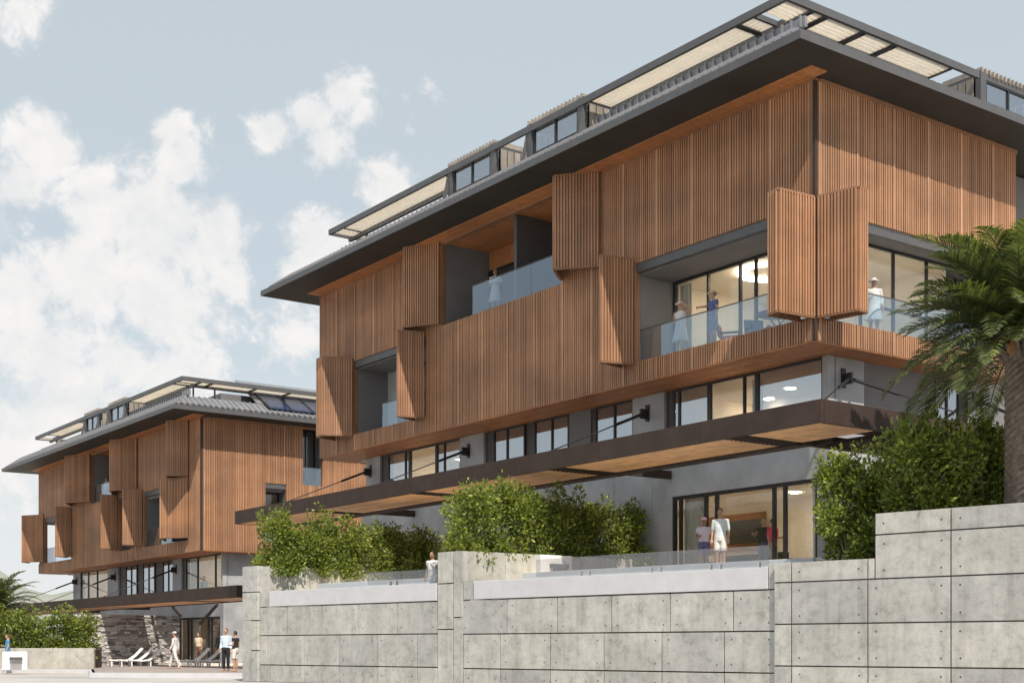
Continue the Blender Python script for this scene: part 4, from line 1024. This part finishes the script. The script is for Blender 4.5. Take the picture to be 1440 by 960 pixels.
person(150, bpx(150, backC, .6), 12.39 - 3.2, 2.7, 'person in a grey top on the dark upper balcony of the distant block', 1.74, ('down', 'bent'), (.42, .42, .46), (.25, .20, .22), 'trousers', 'dark', None, 'skin', sleeves=.4)
person(287, bpx(287, backC, 2.6), 2.42, 2.7, 'person in a light blue shirt behind the first floor window of the distant block', 1.75, ('bent', 'down'), (.35, .62, .82), (.1, .1, .12), 'trousers', 'dark', None, 'skin_tan', sleeves=.5)
person(246, 65.0, -1.0, 1.35, 'person all in white walking across the plaza', 1.74, ('down', 'down'), WHITE, WHITE, 'trousers', 'brown', (WHITE, 'cap'), walk=.75, sleeves=.9)
person(318, 57.5, -1.0, 2.9, 'person in a pale blue shirt and black trousers standing by the wall end', 1.80, ('down', 'down'), (.60, .72, .85), (.015, .015, .02), 'trousers', 'brown', None, 'skin', sleeves=.9)
person(331, 56.6, -1.0, 1.2, 'person in a black top and pale skirt close to the wall end', 1.68, ('bent', 'down'), (.02, .02, .025), (.70, .66, .62), 'shorts', 'dark', None, 'skin', sleeves=.1)
person(279, 76.0, -.86, 2.8, 'person in a cream top at the glazed door under the far canopy', 1.68, ('down', 'bent'), (.70, .58, .45), (.2, .12, .08), 'trousers', 'brown', None, 'skin', sleeves=.3)
person(309, 76.5, -.86, 2.9, 'person in dark clothes deep under the far canopy', 1.70, ('down', 'down'), (.03, .03, .04), (.03, .03, .04), 'trousers', 'dark', None, 'skin', sleeves=.9)
person(11, 63.2, -1.0, 1.9, 'person in a blue dress beside the far white fountain block', 1.62, ('down', 'bent'), (.05, .28, .52), (.05, .28, .52), 'dress', 'brown', None, 'skin', sleeves=.1)

# ------------------------------------------------------------------ furniture
def bframe(C, s, t, z, rz=0.0): p = on_building(C, s, t); return (p.x, p.y, z), THETA + rz
def thing(name, label, cat, loc, rz, group=None): o = empty(name, loc, rz); return tag(o, label, cat, group)
l, rz = bframe(mainC, 4.55, 3.05, 11.90); r = thing('ring_lamp', 'glowing ring lamp on the ceiling of the corner room', 'lamp', l, rz)
mb = MB(); n = 40
vs = []; fs = []
for i in range(n):
    a = 2 * PI * i / n
    for rad, zz in ((1.0, 0), (1.0, -.09), (.82, -.09), (.82, 0)): vs.append((rad * math.cos(a), rad * math.sin(a), zz))
for i in range(n):
    j = (i + 1) % n
    for k in range(4): fs.append((i * 4 + k, j * 4 + k, j * 4 + (k + 1) % 4, i * 4 + (k + 1) % 4))
mb.add(vs, fs); mb.build('ring', M['ring'], r)
l, rz = bframe(mainC, 2.35, 1.05, 9.07); r = thing('round_table', 'round grey table with crossed legs on the corner balcony', 'table', l, rz)
mb = MB(); mb.loft([(0, 0, .72, .62, .62), (0, 0, .755, .62, .62)], 24); mb.build('table_top', M['grey_metal'], r)
for k in range(3):
    mb = MB(); a = k * 2.1; mb.tube([(.45 * math.cos(a), .45 * math.sin(a), 0), (-.35 * math.cos(a + .5), -.35 * math.sin(a + .5), .72)], .02, 6); mb.build('leg', M['black_metal'], r)
def armchair(C, s, t, z, rz0, col, label):
    l, rz = bframe(C, s, t, z, rz0); r = thing('armchair', label, 'chair', l, rz, 'balcony armchairs')
    mb = MB(); mb.box(-.3, .3, -.3, .3, .28, .44); mb.build('seat', cloth(col), r, bevel=.03)
    mb = MB(); mb.obox((-.3, .24, .42), (.6, 0, 0), (0, .12, 0), (0, .12, .45)); mb.build('backrest', cloth(col), r, bevel=.03)
    for x in (-.27, .27):
        mb = MB(); mb.box(x - .03, x + .03, -.3, .3, .5, .56); mb.build('armrest', M['black_metal'], r)
        for y in (-.27, .27): mb = MB(); mb.beam((x, y, 0), (x, y, .5), .03, .03); mb.build('leg', M['black_metal'], r)
armchair(mainC, 4.35, 1.15, 9.07, .6, (.50, .16, .09), 'terracotta armchair beside the person in the blue top')
armchair(mainC, 3.3, 1.2, 9.07, -.5, (.12, .16, .24), 'dark blue armchair beside the round balcony table')
l, rz = bframe(mainC, 9.2, 6.85, 3.75); r = thing('television', 'wide black television on the veneered wall of the ground floor room', 'television', l, rz)
mb = MB(); mb.box(-.12, -.04, -.95, .95, 0, .85); mb.build('screen', M['black'], r, bevel=.01)
mb = MB(); mb.box(-.04, .1, -.2, .2, .3, .7); mb.build('mount', M['black_metal'], r)
l, rz = bframe(mainC, 9.2, 6.96, 2.35); r = thing('wall_panelling', 'orange brown veneer panelling behind the television', 'panelling', l, rz)
mb = MB(); mb.box(-.05, .03, -.8, 2.9, 1.15, 2.5); mb.build('panel', M['room_wood'], r)
l, rz = bframe(mainC, 7.2, 4.9, 2.35); r = thing('sofa', 'long black sofa inside the ground floor room', 'sofa', l, rz)
mb = MB(); mb.box(-.45, .4, -1.4, 1.4, .12, .44); mb.build('seat', M['black'], r, bevel=.04)
mb = MB(); mb.box(.2, .45, -1.4, 1.4, .445, .85); mb.build('backrest', M['black'], r, bevel=.04)
for y in (-1.5, 1.5): mb = MB(); mb.box(-.45, .45, y - .1, y + .1, .12, .62); mb.build('armrest', M['black'], r, bevel=.03)
for x in (-.38, .38):
    for y in (-1.3, 1.3): mb = MB(); mb.box(x - .03, x + .03, y - .03, y + .03, 0, .12); mb.build('leg', M['black_metal'], r)
l, rz = bframe(mainC, 1.95, 3.3, 2.34); r = thing('open_shelf', 'tall open wooden shelf behind the right terrace glazing', 'shelf', l, rz)
for x in (-.02, .02): pass
for y in (-.5, .5): mb = MB(); mb.box(-.18, .18, y - .02, y + .02, 0, 1.75); mb.build('side_panel', M['room_wood'], r)
for zz in (.25, .7, 1.15, 1.7): mb = MB(); mb.box(-.18, .18, -.478, .478, zz, zz + .04); mb.build('shelf', M['pale_wood'], r)
l, rz = bframe(backC, 3.6, 5.5, .1); r = thing('wall_panelling', 'red brown veneer panelling inside the far ground floor room', 'panelling', l, rz)
mb = MB(); mb.box(-.05, .03, -2.2, 2.2, .0, 1.0); mb.build('panel', M['room_wood'], r)
def lounger(px, Y, rz, label):
    r = thing('sun_lounger', label, 'sun lounger', at(px, Y, -1.0), rz, 'white sun loungers on the far plaza')
    prof = [(-.95, .32), (-.3, .26), (.15, .30), (.5, .55), (.85, .92)]
    mb = MB()
    for (x0, z0), (x1, z1) in zip(prof[:-1], prof[1:]): mb.obox((x0, -.3, z0), (x1 - x0, 0, z1 - z0), (0, .6, 0), (0, 0, .07))
    mb.build('seat_shell', M['white_paint'], r)
    for x in (-.8, .2):
        for y in (-.24, .24): mb = MB(); mb.box(x - .03, x + .03, y - .03, y + .03, 0, .27); mb.build('leg', M['white_paint'], r)
GL = ['left', 'middle', 'right']
for i in range(3): lounger(177 + i * 14, 72.5, .5, '%s one of the three white sun loungers against the stone wall' % GL[i])
for i in range(3): lounger(271 + i * 17, 70.0, .5, '%s one of the three white sun loungers before the far glazing' % GL[i])

# ------------------------------------------------------------------ light, sky, camera
sun_h = (-.763 * dL[0] - .25 * dR[0], -.763 * dL[1] - .25 * dR[1]); sun_v = Vector((sun_h[0], sun_h[1], 1.0)).normalized()   # high, from behind the camera's right
el = math.asin(sun_v.z); az = math.atan2(sun_v.x, sun_v.y)
sd = bpy.data.lights.new('sun', 'SUN'); sd.energy = 5.0; sd.angle = math.radians(.5); sd.color = (1.0, .92, .80)
so = bpy.data.objects.new('sun', sd); COL.objects.link(so); so.rotation_euler = (-sun_v).to_track_quat('-Z', 'Y').to_euler()
w = bpy.data.worlds.new('World'); SC.world = w; w.use_nodes = True
nt = w.node_tree; N = nt.nodes; Lk = nt.links
bg = N['Background']; bg.inputs['Strength'].default_value = .15
sky = N.new('ShaderNodeTexSky'); sky.sky_type = 'NISHITA'; sky.sun_disc = False; sky.sun_elevation = el; sky.sun_rotation = az
sky.air_density = 1.0; sky.dust_density = 2.0; sky.ozone_density = 1.0
tc = N.new('ShaderNodeTexCoord')
def wmath(op, a, b=0.0, clamp=False):
    m = N.new('ShaderNodeMath'); m.operation = op; m.use_clamp = clamp
    for i, v in enumerate((a, b)):
        if hasattr(v, 'is_output'): Lk.new(v, m.inputs[i])
        else: m.inputs[i].default_value = v
    return m.outputs[0]
def wmix(f, a, b):
    m = N.new('ShaderNodeMix'); m.data_type = 'RGBA'
    for sck, v in ((m.inputs[0], f), (m.inputs[6], a), (m.inputs[7], b)):
        if hasattr(v, 'is_output'): Lk.new(v, sck)
        elif hasattr(v, '__len__'): sck.default_value = (*v, 1)
        else: sck.default_value = v
    return m.outputs[2]
def wnoise(scale, detail, rough=.55, off=(0, 0, 0), sc=(1, 1, 1), dist=0.0):
    mp = N.new('ShaderNodeMapping'); mp.inputs['Location'].default_value = off; mp.inputs['Scale'].default_value = sc
    Lk.new(tc.outputs['Generated'], mp.inputs['Vector'])
    n_ = N.new('ShaderNodeTexNoise'); n_.inputs['Scale'].default_value = scale; n_.inputs['Detail'].default_value = detail; n_.inputs['Roughness'].default_value = rough
    n_.inputs['Distortion'].default_value = dist
    Lk.new(mp.outputs[0], n_.inputs['Vector']); return n_.outputs['Fac']
HAZE = (4.45, 4.86, 4.94)
base_sky = wmix(.76, sky.outputs[0], HAZE)
# cumulus: soft lobes around fixed sky directions, broken up by noise
CL = [(55, 205, 62, 1), (20, 262, 70, 1), (25, 305, 40, .7), (245, 188, 42, .9), (262, 228, 58, 1), (195, 245, 38, .8), (140, 292, 72, 1), (225, 322, 105, 1.1), (305, 330, 72, 1), (120, 395, 95, 1), (232, 425, 105, 1), (325, 395, 52, .8),
      (30, 420, 90, .95), (60, 490, 120, 1), (165, 505, 90, .85), (310, 452, 42, .65), (90, 580, 150, 1), (250, 535, 90, .9), (-40, 640, 160, .8), (478, 132, 56, 1), (435, 160, 64, 1.05), (385, 182, 50, 1.0), (455, 200, 56, .95), (440, 225, 36, .8), (505, 160, 36, .8),
      (545, 268, 58, 1), (440, 338, 62, 1), (485, 352, 56, .9), (412, 372, 40, .7), (420, 480, 70, .7), (400, 432, 60, .55), (600, 122, 36, .42), (390, 114, 32, .5), (630, 76, 22, .45), (580, 190, 26, .4), (30, 15, 70, .55), (-90, 380, 110, .8)]
CL = [(a_, b_, c_ / FPX, d_) for a_, b_, c_, d_ in CL]
acc = None
for px, py, rad, wgt in CL:
    d = Vector(((px - HX) / FPX, 1.0, (HY - py) / FPX)).normalized()
    vm = N.new('ShaderNodeVectorMath'); vm.operation = 'DISTANCE'; Lk.new(tc.outputs['Generated'], vm.inputs[0]); vm.inputs[1].default_value = d
    q = wmath('MULTIPLY', wmath('SUBTRACT', 1.0, wmath('DIVIDE', vm.outputs['Value'], rad * 1.15), True), wgt)
    acc = q if acc is None else wmath('MAXIMUM', acc, q)
nz = wnoise(20, 10, .60, dist=.5); nz2 = wnoise(7, 4, .5, (3, 1, 2)); nz3 = wnoise(62, 7, .62, (1, 5, 2), dist=.3)
dens = wmath('ADD', wmath('MULTIPLY', acc, .95), wmath('MULTIPLY', wmath('SUBTRACT', nz, .5), 1.45))
dens = wmath('ADD', dens, wmath('MULTIPLY', wmath('SUBTRACT', nz3, .5), .75))
dens = wmath('ADD', dens, wmath('MULTIPLY', wmath('SUBTRACT', nz2, .5), .4))
mr = N.new('ShaderNodeMapRange'); mr.interpolation_type = 'SMOOTHSTEP'; Lk.new(dens, mr.inputs[0]); mr.inputs[1].default_value = .25; mr.inputs[2].default_value = .62
lit = wmath('ADD', wmath('MULTIPLY', nz, .8), wmath('MULTIPLY', nz3, .5), False)
mr2 = N.new('ShaderNodeMapRange'); Lk.new(lit, mr2.inputs[0]); mr2.inputs[1].default_value = .5; mr2.inputs[2].default_value = .85
cc = wmix(mr2.outputs[0], (5.45, 5.50, 5.55), (6.6, 6.40, 6.22))
sep = N.new('ShaderNodeSeparateXYZ'); Lk.new(tc.outputs['Generated'], sep.inputs[0])
hz = N.new('ShaderNodeMapRange'); hz.interpolation_type = 'SMOOTHSTEP'; Lk.new(sep.outputs[2], hz.inputs[0]); hz.inputs[1].default_value = .26; hz.inputs[2].default_value = -.02
sky2 = wmix(wmath('MULTIPLY', hz.outputs[0], .75), base_sky, (6.0, 6.05, 6.1))
Lk.new(wmix(wmath('MULTIPLY', mr.outputs[0], .92), sky2, cc), bg.inputs['Color'])

cd = bpy.data.cameras.new('camera'); co = bpy.data.objects.new('camera', cd); COL.objects.link(co); SC.camera = co
co.location = (0, 0, 0); co.rotation_euler = (PI / 2, 0, 0)
cd.sensor_fit = 'HORIZONTAL'; cd.sensor_width = 36; cd.lens = 36 * FPX / 1440; cd.shift_y = (HY - 480) / 1440; cd.clip_start = .1; cd.clip_end = 4000
SC.view_settings.view_transform = 'Standard'; SC.view_settings.look = 'None'; SC.view_settings.gamma = 1; SC.view_settings.exposure = 0.0
SC.view_settings.use_curve_mapping = False
SC.cycles.transparent_max_bounces = 24; SC.cycles.max_bounces = 8; SC.cycles.diffuse_bounces = 4
